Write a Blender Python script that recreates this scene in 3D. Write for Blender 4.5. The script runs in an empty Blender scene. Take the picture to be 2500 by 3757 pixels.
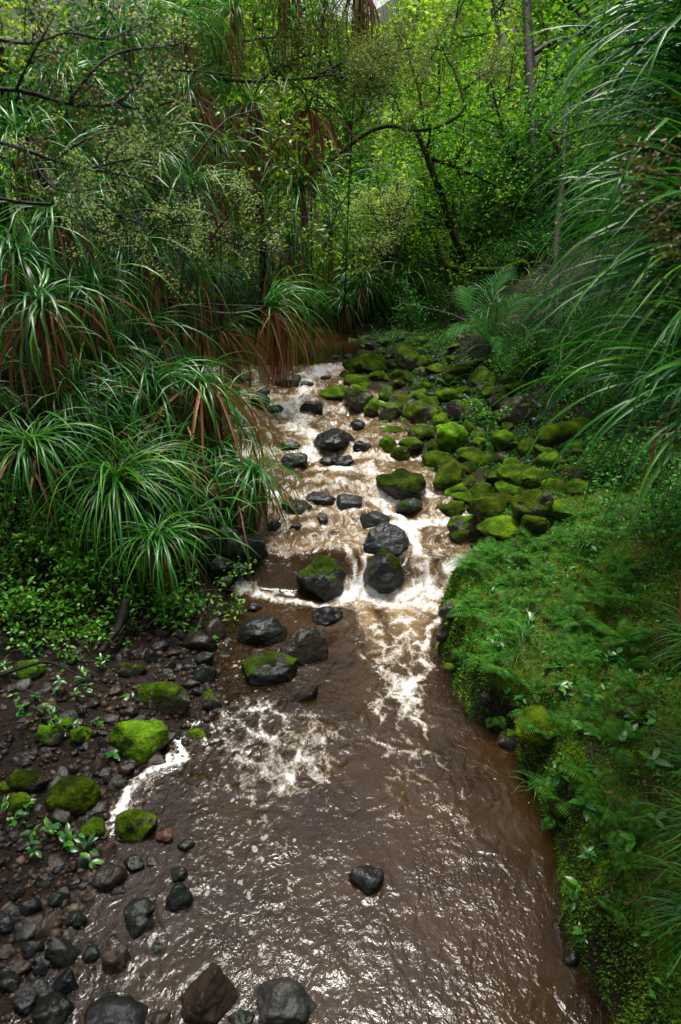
import bpy, bmesh, math, random
import numpy as np
from mathutils import Vector, Matrix

random.seed(11)
rng = np.random.default_rng(11)
R = math.radians
scene = bpy.context.scene
col = scene.collection

# ------------------------------------------------------------------ camera
CAM_H, PITCH, LENS = 4.0, R(25.0), 24.0
FPX = LENS / 36.0 * 3757.0                       # focal length in photograph pixels
cam_d = bpy.data.cameras.new('camera')
cam = bpy.data.objects.new('camera', cam_d)
col.objects.link(cam)
cam.location = (0, 0, CAM_H)
cam.rotation_euler = (R(90) - PITCH, 0, 0)
cam_d.sensor_fit = 'VERTICAL'
cam_d.sensor_height = 36.0
cam_d.sensor_width = 24.0
cam_d.lens = LENS
cam_d.clip_start = 0.05
cam_d.clip_end = 500
cam_d.dof.use_dof = True
cam_d.dof.focus_distance = 7.5
cam_d.dof.aperture_fstop = 2.8
scene.camera = cam

# ------------------------------------------------------------------ overcast sky and soft sun
SUN_EL, SUN_AZ = R(75), R(-10)                    # azimuth measured from +Y towards +X
world = bpy.data.worlds.new('World')
scene.world = world
world.use_nodes = True
wn = world.node_tree.nodes
wl = world.node_tree.links
for n in list(wn):
    wn.remove(n)
sky = wn.new('ShaderNodeTexSky')
sky.sky_type = 'NISHITA'
sky.sun_disc = False
sky.sun_elevation = SUN_EL
sky.sun_rotation = SUN_AZ
sky.air_density = 1.0
sky.dust_density = 4.0
hs = wn.new('ShaderNodeHueSaturation')
hs.inputs['Saturation'].default_value = 0.25
bg = wn.new('ShaderNodeBackground')
bg.inputs['Strength'].default_value = 0.065
wo = wn.new('ShaderNodeOutputWorld')
wl.new(sky.outputs[0], hs.inputs['Color'])
wl.new(hs.outputs[0], bg.inputs['Color'])
wl.new(bg.outputs[0], wo.inputs['Surface'])

sun_d = bpy.data.lights.new('sun', 'SUN')
sun = bpy.data.objects.new('sun', sun_d)
col.objects.link(sun)
sun_d.energy = 1.5
sun_d.angle = R(17)
sun_d.color = (1.0, 0.96, 0.88)
sd = Vector((math.sin(SUN_AZ) * math.cos(SUN_EL), math.cos(SUN_AZ) * math.cos(SUN_EL), math.sin(SUN_EL)))
sun.rotation_euler = sd.to_track_quat('Z', 'Y').to_euler()
sun.location = sd * 60

vs = scene.view_settings
vs.view_transform = 'Standard'
vs.look = 'None'
vs.exposure = 1.62
vs.gamma = 1.0
vs.use_curve_mapping = False
scene.cycles.max_bounces = 6
scene.cycles.diffuse_bounces = 3
scene.cycles.glossy_bounces = 3
scene.cycles.transmission_bounces = 4
scene.cycles.transparent_max_bounces = 12
scene.cycles.caustics_reflective = False
scene.cycles.caustics_refractive = False
scene.cycles.use_denoising = True

# ------------------------------------------------------------------ helpers
CAMV = np.array([0.0, 0.0, CAM_H])
FWD = np.array([0.0, math.cos(PITCH), -math.sin(PITCH)])
UPV = np.array([0.0, math.sin(PITCH), math.cos(PITCH)])
RGT = np.array([1.0, 0.0, 0.0])

def ray(px, py):
    return FWD + RGT * ((px - 1250.0) / FPX) + UPV * ((1878.5 - py) / FPX)

def at(px, py, depth):
    """the point seen at photograph pixel (px, py), depth metres along the view axis"""
    return CAMV + ray(px, py) * depth

WY = [-30, 6.40, 6.50, 6.60, 6.78, 7.20, 7.45, 7.62, 8.10, 8.30, 9.20, 9.45, 10.9, 11.25, 12.7, 12.78, 13.0, 13.1, 200]
WZ = [0.0, 0.00, 0.03, 0.12, 0.28, 0.32, 0.34, 0.42, 0.44, 0.54, 0.57, 0.67, 0.71, 0.83, 0.88, 0.90, 1.00, 1.02, 1.02]
def wz(y):
    return np.interp(y, WY, WZ)

def on_water(px, py, dz=0.0):
    z = 0.5
    for _ in range(40):
        d = ray(px, py)
        t = (z - CAM_H) / d[2]
        p = CAMV + d * t
        z = 0.6 * z + 0.4 * (float(wz(p[1])) + dz)
    return p

# --- noise (vectorised gradient-free value noise, good enough for shapes)
def _h(ix, iy, iz, s):
    n = (ix * 374761393 + iy * 668265263 + iz * 2147483647 + s * 974634777) & 0xffffffff
    n = ((n ^ (n >> 13)) * 1274126177) & 0xffffffff
    n = (n ^ (n >> 16)) & 0xffffffff
    return n.astype(np.float64) / 4294967295.0

def vnoise(P, seed=0):
    P = np.asarray(P, float)
    I = np.floor(P).astype(np.int64)
    Fr = P - I
    U = Fr * Fr * Fr * (Fr * (Fr * 6 - 15) + 10)
    out = 0
    for dx in (0, 1):
        wx = U[:, 0] if dx else 1 - U[:, 0]
        for dy in (0, 1):
            wy_ = U[:, 1] if dy else 1 - U[:, 1]
            for dz in (0, 1):
                w3 = U[:, 2] if dz else 1 - U[:, 2]
                out = out + wx * wy_ * w3 * _h(I[:, 0] + dx, I[:, 1] + dy, I[:, 2] + dz, seed)
    return out * 2 - 1

def fbm(P, octv=4, seed=0, gain=0.5, lac=2.03):
    P = np.asarray(P, float)
    a, s, o = 1.0, 0.0, 0.0
    for k in range(octv):
        o = o + a * vnoise(P, seed + k * 7)
        s += a
        a *= gain
        P = P * lac + 17.3
    return o / s

def sstep(a, b, x):
    t = np.clip((x - a) / (b - a), 0, 1)
    return t * t * (3 - 2 * t)

# --- mesh building
class Buf:
    def __init__(self):
        self.V, self.F, self.n = [], [], 0
    def add(self, V, F):
        V = np.asarray(V, float)
        F = np.asarray(F, np.int64)
        self.V.append(V)
        self.F.append(F + self.n)
        self.n += len(V)
    def tube(self, pts, rad, sides=6, lump=0.0, seed=0):
        P = np.asarray(pts, float)
        n = len(P)
        if np.isscalar(rad):
            rad = np.full(n, rad)
        rad = np.asarray(rad, float)
        T = np.gradient(P, axis=0)
        T /= np.linalg.norm(T, axis=1)[:, None] + 1e-9
        ref = np.array([0.31, 0.87, 0.2]) if abs(T[0, 2]) > 0.7 else np.array([0.1, 0.05, 1.0])
        A = np.cross(T, ref)
        A /= np.linalg.norm(A, axis=1)[:, None] + 1e-9
        B = np.cross(T, A)
        ang = np.linspace(0, 2 * np.pi, sides, endpoint=False)
        rr = rad[:, None] * np.ones(sides)[None, :]
        if lump:
            q = P[:, None, :] + (A[:, None, :] * np.cos(ang)[None, :, None] + B[:, None, :] * np.sin(ang)[None, :, None]) * rad[:, None, None]
            rr = rr * (1 + lump * vnoise(q.reshape(-1, 3) * 9, seed).reshape(n, sides))
        V = P[:, None, :] + rr[:, :, None] * (A[:, None, :] * np.cos(ang)[None, :, None] + B[:, None, :] * np.sin(ang)[None, :, None])
        V = V.reshape(-1, 3)
        i = np.arange(n - 1)[:, None] * sides
        j = np.arange(sides)[None, :]
        k = (np.arange(sides)[None, :] + 1) % sides
        F = np.stack([i + j, i + k, i + sides + k, i + sides + j], -1).reshape(-1, 4)
        self.add(V, F)
    def leaves(self, P, D, N, L, W, fold=0.25, hi=False):
        """vectorised leaf blades: position, direction, normal, length, width"""
        P, D, N = (np.asarray(a, float) for a in (P, D, N))
        n = len(P)
        if n == 0:
            return
        D = D / (np.linalg.norm(D, axis=1)[:, None] + 1e-9)
        S = np.cross(D, N)
        S /= np.linalg.norm(S, axis=1)[:, None] + 1e-9
        N = np.cross(S, D)
        L = np.broadcast_to(L, (n,))[:, None]
        W = np.broadcast_to(W, (n,))[:, None]
        if not hi:
            v0 = P
            v1 = P + D * L * 0.45 + S * W * 0.5 + N * W * fold
            v2 = P + D * L - N * L * 0.12
            v3 = P + D * L * 0.45 - S * W * 0.5 + N * W * fold
            V = np.stack([v0, v1, v2, v3], 1).reshape(-1, 3)
            b = np.arange(n)[:, None] * 4
            F = np.concatenate([b + np.array([[0, 1, 2]]), b + np.array([[0, 2, 3]])], 0)
        else:
            v0 = P
            a1 = P + D * L * 0.28 + S * W * 0.42 + N * W * fold
            a2 = P + D * L * 0.65 + S * W * 0.45 + N * (W * fold - L * 0.04)
            v2 = P + D * L - N * L * 0.16
            b2 = P + D * L * 0.65 - S * W * 0.45 + N * (W * fold - L * 0.04)
            b1 = P + D * L * 0.28 - S * W * 0.42 + N * W * fold
            m = P + D * L * 0.5
            V = np.stack([v0, a1, a2, v2, b2, b1, m], 1).reshape(-1, 3)
            b = np.arange(n)[:, None] * 7
            F = np.concatenate([b + np.array([f]) for f in ([0, 1, 6], [1, 2, 6], [2, 3, 6], [3, 4, 6], [4, 5, 6], [5, 0, 6])], 0)
        self.add(V, F)
    def mesh(self, name, mat, smooth=True):
        me = bpy.data.meshes.new(name)
        V = np.concatenate(self.V) if self.V else np.zeros((0, 3))
        me.vertices.add(len(V))
        me.vertices.foreach_set('co', V.astype(np.float32).ravel())
        loops = np.concatenate([f.ravel() for f in self.F]) if self.F else np.zeros(0, int)
        sizes = np.concatenate([np.full(len(f), f.shape[1]) for f in self.F]) if self.F else np.zeros(0, int)
        me.loops.add(len(loops))
        me.loops.foreach_set('vertex_index', loops.astype(np.int32))
        me.polygons.add(len(sizes))
        me.polygons.foreach_set('loop_start', (np.cumsum(sizes) - sizes).astype(np.int32))
        if smooth:
            me.polygons.foreach_set('use_smooth', np.ones(len(sizes), bool))
        me.update(calc_edges=True)
        me.materials.append(mat)
        return me
    def build(self, name, mat, parent=None, smooth=True):
        return link(name, self.mesh(name, mat, smooth), parent)

def link(name, me, parent=None):
    o = bpy.data.objects.new(name, me)
    col.objects.link(o)
    if parent is not None:
        o.parent = parent
    return o

def tag(o, label=None, cat=None, group=None, kind=None):
    if label: o['label'] = label
    if cat: o['category'] = cat
    if group: o['group'] = group
    if kind: o['kind'] = kind
    return o

def empty(name, loc):
    o = bpy.data.objects.new(name, None)
    col.objects.link(o)
    o.location = tuple(loc)
    o.empty_display_size = 0.1
    return o

def spline(pts, n=20):
    """Catmull-Rom through points"""
    P = np.asarray(pts, float)
    if len(P) == 2:
        return P[0] + (P[1] - P[0]) * np.linspace(0, 1, n)[:, None]
    Q = np.vstack([2 * P[0] - P[1], P, 2 * P[-1] - P[-2]])
    out = []
    m = len(P) - 1
    for u in np.linspace(0, m - 1e-6, n):
        i = int(u); t = u - i
        a, b, c, d = Q[i], Q[i + 1], Q[i + 2], Q[i + 3]
        out.append(0.5 * ((2 * b) + (c - a) * t + (2 * a - 5 * b + 4 * c - d) * t * t + (3 * b - a - 3 * c + d) * t ** 3))
    return np.array(out)

def unit(n):
    v = rng.normal(size=(n, 3))
    return v / np.linalg.norm(v, axis=1)[:, None]

# ------------------------------------------------------------------ materials
def new_mat(name):
    m = bpy.data.materials.new(name)
    m.use_nodes = True
    nt = m.node_tree
    for n in list(nt.nodes):
        nt.nodes.remove(n)
    out = nt.nodes.new('ShaderNodeOutputMaterial')
    return m, nt, out

def N_(nt, kind, **kw):
    n = nt.nodes.new(kind)
    for k, v in kw.items():
        if k.startswith('i_'):
            n.inputs[k[2:].replace('_', ' ')].default_value = v
        else:
            setattr(n, k, v)
    return n

def ramp(nt, stops, src=None):
    r = nt.nodes.new('ShaderNodeValToRGB')
    e = r.color_ramp.elements
    while len(e) > 1:
        e.remove(e[-1])
    e[0].position = stops[0][0]
    c = stops[0][1]
    e[0].color = (*c, 1) if len(c) == 3 else c
    for p, c in stops[1:]:
        q = e.new(p)
        q.color = (*c, 1) if len(c) == 3 else c
    if src is not None:
        nt.links.new(src, r.inputs[0])
    return r

def math_(nt, op, a, b=None, clamp=False):
    n = nt.nodes.new('ShaderNodeMath')
    n.operation = op
    n.use_clamp = clamp
    for i, v in enumerate((a, b)):
        if v is None:
            continue
        if hasattr(v, 'links'):
            nt.links.new(v, n.inputs[i])
        else:
            n.inputs[i].default_value = v
    return n.outputs[0]

def mixc(nt, f, a, b):
    n = nt.nodes.new('ShaderNodeMix')
    n.data_type = 'RGBA'
    for s, v in ((n.inputs[0], f), (n.inputs[6], a), (n.inputs[7], b)):
        if hasattr(v, 'links'):
            nt.links.new(v, s)
        else:
            s.default_value = v if not isinstance(v, tuple) else ((*v, 1) if len(v) == 3 else v)
    return n.outputs[2]

def leaf_mat(name, stops, rough=0.45, trans=0.3, src='island', spec=0.5, yellow=(1.25, 1.15, 0.6), noise=0.0):
    m, nt, out = new_mat(name)
    if src == 'island':
        rnd = nt.nodes.new('ShaderNodeNewGeometry').outputs['Random Per Island']
    else:
        rnd = nt.nodes.new('ShaderNodeObjectInfo').outputs['Random']
    if noise:
        tc = nt.nodes.new('ShaderNodeTexCoord')
        nz = N_(nt, 'ShaderNodeTexNoise', i_Scale=6.0, i_Detail=2.0)
        nt.links.new(tc.outputs['Object'], nz.inputs['Vector'])
        rnd = math_(nt, 'ADD', rnd, math_(nt, 'MULTIPLY', math_(nt, 'SUBTRACT', nz.outputs[0], 0.5), noise), clamp=True)
    k = len(stops)
    r = ramp(nt, [(i / max(1, k - 1), s) for i, s in enumerate(stops)], rnd)
    p = N_(nt, 'ShaderNodeBsdfPrincipled')
    p.inputs['Roughness'].default_value = rough
    p.inputs['Specular IOR Level'].default_value = spec
    nt.links.new(r.outputs[0], p.inputs['Base Color'])
    if trans > 0:
        t = nt.nodes.new('ShaderNodeBsdfTranslucent')
        mm = nt.nodes.new('ShaderNodeMix')
        mm.data_type = 'RGBA'; mm.blend_type = 'MULTIPLY'
        mm.inputs[0].default_value = 1.0
        nt.links.new(r.outputs[0], mm.inputs[6])
        mm.inputs[7].default_value = (*yellow, 1)
        nt.links.new(mm.outputs[2], t.inputs['Color'])
        mx = nt.nodes.new('ShaderNodeMixShader')
        mx.inputs[0].default_value = trans
        nt.links.new(p.outputs[0], mx.inputs[1])
        nt.links.new(t.outputs[0], mx.inputs[2])
        nt.links.new(mx.outputs[0], out.inputs['Surface'])
    else:
        nt.links.new(p.outputs[0], out.inputs['Surface'])
    return m

MOSS_STOPS = [(0.28, (0.008, 0.015, 0.002)), (0.46, (0.032, 0.066, 0.004)), (0.60, (0.078, 0.155, 0.006)), (0.78, (0.18, 0.30, 0.012))]

def rock_mat(name, c1, c2, moss=None, moss_soft=0.35, lichen=0.0, rough=0.28, scale=7.0, moss_tint=1.0):
    """wet stone; moss = how far round from the top the moss reaches (None: bare)"""
    m, nt, out = new_mat(name)
    tc = nt.nodes.new('ShaderNodeTexCoord')
    oi = nt.nodes.new('ShaderNodeObjectInfo')
    geo = nt.nodes.new('ShaderNodeNewGeometry')
    vec = nt.nodes.new('ShaderNodeVectorMath'); vec.operation = 'ADD'
    nt.links.new(geo.outputs['Position'], vec.inputs[0])
    nt.links.new(oi.outputs['Random'], vec.inputs[1])
    V = vec.outputs[0]
    def noise(sc, det=4.0, rg=0.55):
        n = N_(nt, 'ShaderNodeTexNoise', i_Scale=sc, i_Detail=det, i_Roughness=rg)
        nt.links.new(V, n.inputs['Vector'])
        return n.outputs[0]
    n1, n2, n3 = noise(scale, 5.0), noise(scale * 5, 4.0, 0.65), noise(scale * 0.5, 2.0)
    base = ramp(nt, [(0.25, c1), (0.75, c2)], math_(nt, 'ADD', math_(nt, 'MULTIPLY', n1, 0.6), math_(nt, 'MULTIPLY', n2, 0.4))).outputs[0]
    hsv = nt.nodes.new('ShaderNodeHueSaturation')
    nt.links.new(base, hsv.inputs['Color'])
    nt.links.new(math_(nt, 'ADD', 0.65, math_(nt, 'MULTIPLY', oi.outputs['Random'], 0.7)), hsv.inputs['Value'])
    base = hsv.outputs[0]
    if lichen:
        vo = N_(nt, 'ShaderNodeTexNoise', i_Scale=9.0, i_Detail=6.0, i_Roughness=0.7)
        nt.links.new(V, vo.inputs['Vector'])
        lf = ramp(nt, [(0.62 - lichen, (0, 0, 0)), (0.67 - lichen, (1, 1, 1))], vo.outputs[0]).outputs[0]
        base = mixc(nt, lf, base, (0.34, 0.36, 0.22))
    p = N_(nt, 'ShaderNodeBsdfPrincipled')
    p.inputs['Specular IOR Level'].default_value = 0.28
    bmp = N_(nt, 'ShaderNodeBump')
    bmp.inputs['Distance'].default_value = 0.03
    rgh = math_(nt, 'ADD', rough - 0.16, math_(nt, 'MULTIPLY', n2, 0.26))
    hgt = math_(nt, 'ADD', math_(nt, 'MULTIPLY', n2, 0.55), math_(nt, 'MULTIPLY', n1, 0.9))
    if moss is not None:
        sep = nt.nodes.new('ShaderNodeSeparateXYZ')
        nt.links.new(geo.outputs['Normal'], sep.inputs[0])
        f = math_(nt, 'ADD', sep.outputs['Z'], math_(nt, 'MULTIPLY', math_(nt, 'SUBTRACT', math_(nt, 'ADD', math_(nt, 'MULTIPLY', n1, .6), math_(nt, 'MULTIPLY', n3, .6)), 0.6), 3.8))
        mr = N_(nt, 'ShaderNodeMapRange')
        mr.inputs['From Min'].default_value = moss - moss_soft / 2
        mr.inputs['From Max'].default_value = moss + moss_soft / 2
        nt.links.new(f, mr.inputs['Value'])
        mf = mr.outputs[0]
        fine = noise(55.0, 3.0, 0.7)
        mid = noise(4.5, 3.0, 0.6)
        mc = ramp(nt, MOSS_STOPS, math_(nt, 'ADD', math_(nt, 'MULTIPLY', fine, 0.50), math_(nt, 'SUBTRACT', math_(nt, 'MULTIPLY', mid, 0.8), 0.14))).outputs[0]
        h2 = nt.nodes.new('ShaderNodeHueSaturation')
        nt.links.new(mc, h2.inputs['Color'])
        nt.links.new(math_(nt, 'MULTIPLY', math_(nt, 'ADD', 0.45, math_(nt, 'MULTIPLY', oi.outputs['Random'], 0.9)), moss_tint), h2.inputs['Value'])
        nt.links.new(math_(nt, 'ADD', 0.475, math_(nt, 'MULTIPLY', oi.outputs['Random'], 0.035)), h2.inputs['Hue'])
        base = mixc(nt, mf, base, h2.outputs[0])
        rgh = math_(nt, 'ADD', rgh, math_(nt, 'MULTIPLY', mf, 0.6), clamp=True)
        hgt = math_(nt, 'ADD', hgt, math_(nt, 'MULTIPLY', math_(nt, 'ADD', math_(nt, 'MULTIPLY', fine, 1.2), 0.3), mf))
        bmp.inputs['Strength'].default_value = 0.8
        sp = math_(nt, 'SUBTRACT', 0.32, math_(nt, 'MULTIPLY', mf, 0.27))
        nt.links.new(sp, p.inputs['Specular IOR Level'])
    else:
        bmp.inputs['Strength'].default_value = 0.6
    nt.links.new(base, p.inputs['Base Color'])
    nt.links.new(rgh, p.inputs['Roughness'])
    nt.links.new(hgt, bmp.inputs['Height'])
    nt.links.new(bmp.outputs[0], p.inputs['Normal'])
    nt.links.new(p.outputs[0], out.inputs['Surface'])
    return m

M = {}
M['dark'] = rock_mat('wet_dark_stone', (0.004, 0.0045, 0.005), (0.024, 0.025, 0.026), rough=0.24)
M['brown'] = rock_mat('wet_brown_stone', (0.009, 0.006, 0.004), (0.050, 0.034, 0.024), rough=0.32)
M['grey'] = rock_mat('grey_stone', (0.013, 0.013, 0.012), (0.065, 0.063, 0.055), rough=0.36)
M['green'] = rock_mat('dark_green_stone', (0.004, 0.0055, 0.004), (0.017, 0.021, 0.015), rough=0.26)
M['red'] = rock_mat('red_brown_stone', (0.03, 0.013, 0.009), (0.10, 0.045, 0.03), rough=0.3)
M['mossy'] = rock_mat('mossy_stone', (0.016, 0.014, 0.009), (0.07, 0.06, 0.04), moss=-0.05)
M['bright'] = rock_mat('bright_mossy_stone', (0.02, 0.018, 0.01), (0.09, 0.075, 0.05), moss=-0.35, moss_tint=1.5)
M['half'] = rock_mat('half_mossy_stone', (0.018, 0.016, 0.011), (0.09, 0.075, 0.055), moss=0.55)
M['wetmoss'] = rock_mat('wet_stone_with_moss', (0.010, 0.011, 0.011), (0.04, 0.042, 0.042), moss=0.72, rough=0.2, moss_tint=0.75)
M['lichen'] = rock_mat('lichened_mossy_stone', (0.03, 0.03, 0.02), (0.12, 0.115, 0.075), moss=0.45, lichen=0.03)

# ================================================================== terrain and water
LPX = [(40, 3757), (110, 3600), (180, 3480), (290, 3320), (370, 3150), (420, 3000), (540, 2860), (680, 2720), (790, 2580),
       (790, 2420), (800, 2290), (800, 2210), (840, 2150), (940, 2070), (920, 1960), (870, 1850), (830, 1720), (800, 1580),
       (770, 1440), (760, 1370), (720, 1320), (640, 1255), (560, 1200)]
RPX = [(2250, 3757), (2105, 3500), (2075, 3300), (2040, 3050), (1965, 2860), (1855, 2690), (1730, 2640), (1650, 2520),
       (1612, 2350), (1612, 2240), (1700, 2140), (1760, 2050), (1740, 1990), (1700, 1900), (1650, 1800), (1570, 1700),
       (1500, 1600), (1440, 1520), (1390, 1440), (1300, 1370), (1300, 1310), (1320, 1255), (1300, 1205)]
def edge(pxs):
    a = np.array([on_water(*q)[:2] for q in pxs])
    a = a[np.argsort(a[:, 1])]
    a = np.vstack([[a[0, 0], -30.0], a])
    return a
EL, ER = edge(LPX), edge(RPX)
Y_END = 17.6
def xL(y): return np.interp(y, EL[:, 1], EL[:, 0])
def xR(y):
    y = np.asarray(y, float)
    q = np.stack([y * 2.6, 0 * y + 3.3, 0 * y], -1).reshape(-1, 3)
    return np.interp(y, ER[:, 1], ER[:, 0]) + 0.10 * fbm(q, 3, 61).reshape(y.shape)

def stream_depth(x, y):
    dl, dr = x - xL(y), xR(y) - x
    near = 1 - sstep(5.8, 6.6, y)
    wl_ = 0.35 + 1.3 * near
    d = 0.32 * np.minimum(np.clip(dl / wl_, -1, 1), np.clip(dr / 0.3, -1, 1))
    d = np.minimum(d, 0.32 * np.clip((Y_END - y) / 0.6, -1, 1))
    return d

def ground_exact(x, y):
    x = np.asarray(x, float); y = np.asarray(y, float)
    w = wz(y)
    dl, dr = xL(y) - x, x - xR(y)
    P = np.stack([x, y, np.zeros_like(x)], -1)
    dep = stream_depth(x, y)
    z_in = w - np.clip(dep, 0, 1) - 0.005
    # left bank: a gentle gravel bar near, a steep bank further up
    nr = 1 - sstep(5.6, 7.0, y)
    g = np.clip(dl, 0, None)
    left_near = 0.10 * np.minimum(g, 1.8) + 0.55 * np.clip(g - 1.8, 0, 6) + 0.2 * np.clip(g - 7.8, 0, None)
    left_far = 0.45 * np.minimum(g, 0.5) + 0.75 * np.clip(g - 0.5, 0, 5) + 0.2 * np.clip(g - 5.5, 0, None)
    left_pool = 0.25 * g
    lf = left_near * nr + left_far * (1 - nr)
    pf = sstep(13.0, 14.5, y)
    lf = lf * (1 - pf) + left_pool * pf
    # right bank: mossy step beside the pool, boulder flat beside the rapids
    h = np.clip(dr, 0, None)
    bank_n = 1 - sstep(6.6, 8.0, y)
    right_near = 0.46 * sstep(0.0, 0.16, h) + 0.30 * np.clip(h - 0.1, 0, 1.6) + 0.6 * np.clip(h - 1.75, 0, 6)
    right_far = 0.10 * np.minimum(h, 1.7) + 0.55 * np.clip(h - 1.7, 0, 7) + 0.2 * np.clip(h - 8.7, 0, None)
    rf = right_near * bank_n + right_far * (1 - bank_n)
    z = z_in + lf + rf
    back = np.clip(y - Y_END, 0, None)
    z = z + 0.32 * np.minimum(back, 0.8) + 0.15 * np.clip(back - 0.8, 0, 14) + 0.30 * np.clip(back - 14.8, 0, 60)
    out = np.maximum(g, h) + back
    lump = fbm(P * np.array([1.3, 1.3, 1]), 4, 3)
    fine = fbm(P * 6.0, 3, 9)
    mound = 0.5 - np.abs(fbm(P * np.array([2.1, 2.1, 1]), 3, 57)) * 1.6
    z = z + 0.20 * mound * sstep(0.02, 0.35, h) * (1 - sstep(2.5, 4, h)) * (0.35 + 0.65 * bank_n)
    z = z + lump * (0.03 + 0.12 * sstep(0.1, 1.2, out)) + fine * (0.012 + 0.03 * sstep(0.0, 0.4, h))
    return z

_cx, _cy = np.arange(-9, 10.001, 0.04), np.arange(0, 24.001, 0.04)
_CX, _CY = np.meshgrid(_cx, _cy)
_CZ = ground_exact(_CX.ravel(), _CY.ravel()).reshape(_CX.shape)
_CD = stream_depth(_CX.ravel(), _CY.ravel()).reshape(_CX.shape)
_XR = xR(_cy)
def _bil(A, x, y):
    u_ = np.clip((x + 9) / 0.04, 0, len(_cx) - 1.001); v_ = np.clip(y / 0.04, 0, len(_cy) - 1.001)
    i, j = u_.astype(int), v_.astype(int)
    a_, b_ = u_ - i, v_ - j
    return (A[j, i] * (1 - a_) + A[j, i + 1] * a_) * (1 - b_) + (A[j + 1, i] * (1 - a_) + A[j + 1, i + 1] * a_) * b_

def ground(x, y):
    """ground height, read from a fine table where the picture looks"""
    x = np.asarray(x, float); y = np.asarray(y, float)
    z = _bil(_CZ, x, y)
    far = (x < -9) | (x > 10) | (y < 0) | (y > 24)
    if far.any():
        z[far] = ground_exact(x[far], y[far])
    return z

def depth_at(x, y):
    return _bil(_CD, np.asarray(x, float), np.asarray(y, float))

def xRf(y):
    return float(np.interp(y, _cy, _XR))

def gz(x, y):
    return float(ground(np.array([x]), np.array([y]))[0])

def on_ground(px, py):
    """first hit of the ground (or water) along a pixel's ray"""
    d = ray(px, py)
    t = np.linspace(1.5, 26, 900)
    P = CAMV + d[None] * t[:, None]
    zz = np.maximum(ground(P[:, 0], P[:, 1]), np.where(depth_at(P[:, 0], P[:, 1]) > 0, wz(P[:, 1]), -9))
    if not (P[:, 2] < zz).any():
        return P[-1]
    k = np.argmax(P[:, 2] < zz)
    return P[k]

def gaxis(segs):
    out = []
    for a, b, s in segs:
        out.append(np.arange(a, b, s))
    return np.unique(np.round(np.concatenate(out), 4))
gx = gaxis([(-90, -20, 8), (-20, -7, 0.6), (-7, -4, 0.12), (-4, 4.5, 0.06), (4.5, 8, 0.12), (8, 20, 0.6), (20, 98, 8)])
gy = gaxis([(-30, 0, 3), (0, 1, 0.3), (1, 9, 0.055), (9, 19, 0.09), (19, 40, 0.4), (40, 130, 4)])
GX, GY = np.meshgrid(gx, gy)
gv = np.stack([GX.ravel(), GY.ravel(), ground_exact(GX.ravel(), GY.ravel())], -1)
nx, ny = len(gx), len(gy)
ii = (np.arange(ny - 1)[:, None] * nx + np.arange(nx - 1)[None, :]).ravel()
gF = np.stack([ii, ii + 1, ii + nx + 1, ii + nx], -1)

def ground_material():
    m, nt, out = new_mat('forest_floor')
    geo = nt.nodes.new('ShaderNodeNewGeometry')
    def noise(sc, det=4.0, rg=0.6):
        n = N_(nt, 'ShaderNodeTexNoise', i_Scale=sc, i_Detail=det, i_Roughness=rg)
        nt.links.new(geo.outputs['Position'], n.inputs['Vector'])
        return n.outputs[0]
    att = N_(nt, 'ShaderNodeAttribute', attribute_name='moss')
    n1, n2, n3 = noise(2.2), noise(30.0), noise(90.0, 3.0)
    soil = ramp(nt, [(0.25, (0.005, 0.0035, 0.002)), (0.55, (0.017, 0.010, 0.006)), (0.8, (0.040, 0.025, 0.015))], math_(nt, 'ADD', math_(nt, 'MULTIPLY', n2, .6), math_(nt, 'MULTIPLY', n3, .4))).outputs[0]
    mossc = ramp(nt, [(0.2, (0.010, 0.016, 0.003)), (0.45, (0.035, 0.062, 0.006)), (0.62, (0.085, 0.15, 0.010)), (0.85, (0.17, 0.25, 0.02))], math_(nt, 'ADD', math_(nt, 'MULTIPLY', n2, .5), math_(nt, 'MULTIPLY', n1, .5))).outputs[0]
    f = math_(nt, 'ADD', att.outputs['Fac'], math_(nt, 'MULTIPLY', math_(nt, 'SUBTRACT', n1, 0.5), 1.6))
    mr = N_(nt, 'ShaderNodeMapRange')
    mr.inputs['From Min'].default_value = 0.35
    mr.inputs['From Max'].default_value = 0.6
    nt.links.new(f, mr.inputs['Value'])
    p = N_(nt, 'ShaderNodeBsdfPrincipled')
    nt.links.new(mixc(nt, mr.outputs[0], soil, mossc), p.inputs['Base Color'])
    nt.links.new(math_(nt, 'ADD', 0.7, math_(nt, 'MULTIPLY', mr.outputs[0], 0.25)), p.inputs['Roughness'])
    p.inputs['Specular IOR Level'].default_value = 0.2
    b = N_(nt, 'ShaderNodeBump')
    b.inputs['Strength'].default_value = 0.9
    b.inputs['Distance'].default_value = 0.03
    nt.links.new(math_(nt, 'ADD', n2, math_(nt, 'MULTIPLY', n3, .5)), b.inputs['Height'])
    nt.links.new(b.outputs[0], p.inputs['Normal'])
    nt.links.new(p.outputs[0], out.inputs['Surface'])
    return m
gb = Buf(); gb.add(gv, gF)
g_me = gb.mesh('ground', ground_material())
a = g_me.attributes.new('moss', 'FLOAT', 'POINT')
_dr = gv[:, 0] - xR(gv[:, 1])
mossv = sstep(0.0, 0.2, _dr) * (1 - 0.55 * sstep(1.6, 3.2, _dr)) * (1 - sstep(18, 30, gv[:, 1]) * 0.4)
mossv = 0.72 * mossv * (1 - 0.65 * sstep(7.6, 8.6, gv[:, 1]))
mossv = np.maximum(mossv, 0.3 * sstep(17.5, 18.2, gv[:, 1]))
a.data.foreach_set('value', mossv.astype(np.float32))
tag(link('ground', g_me), kind='structure')

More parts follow.
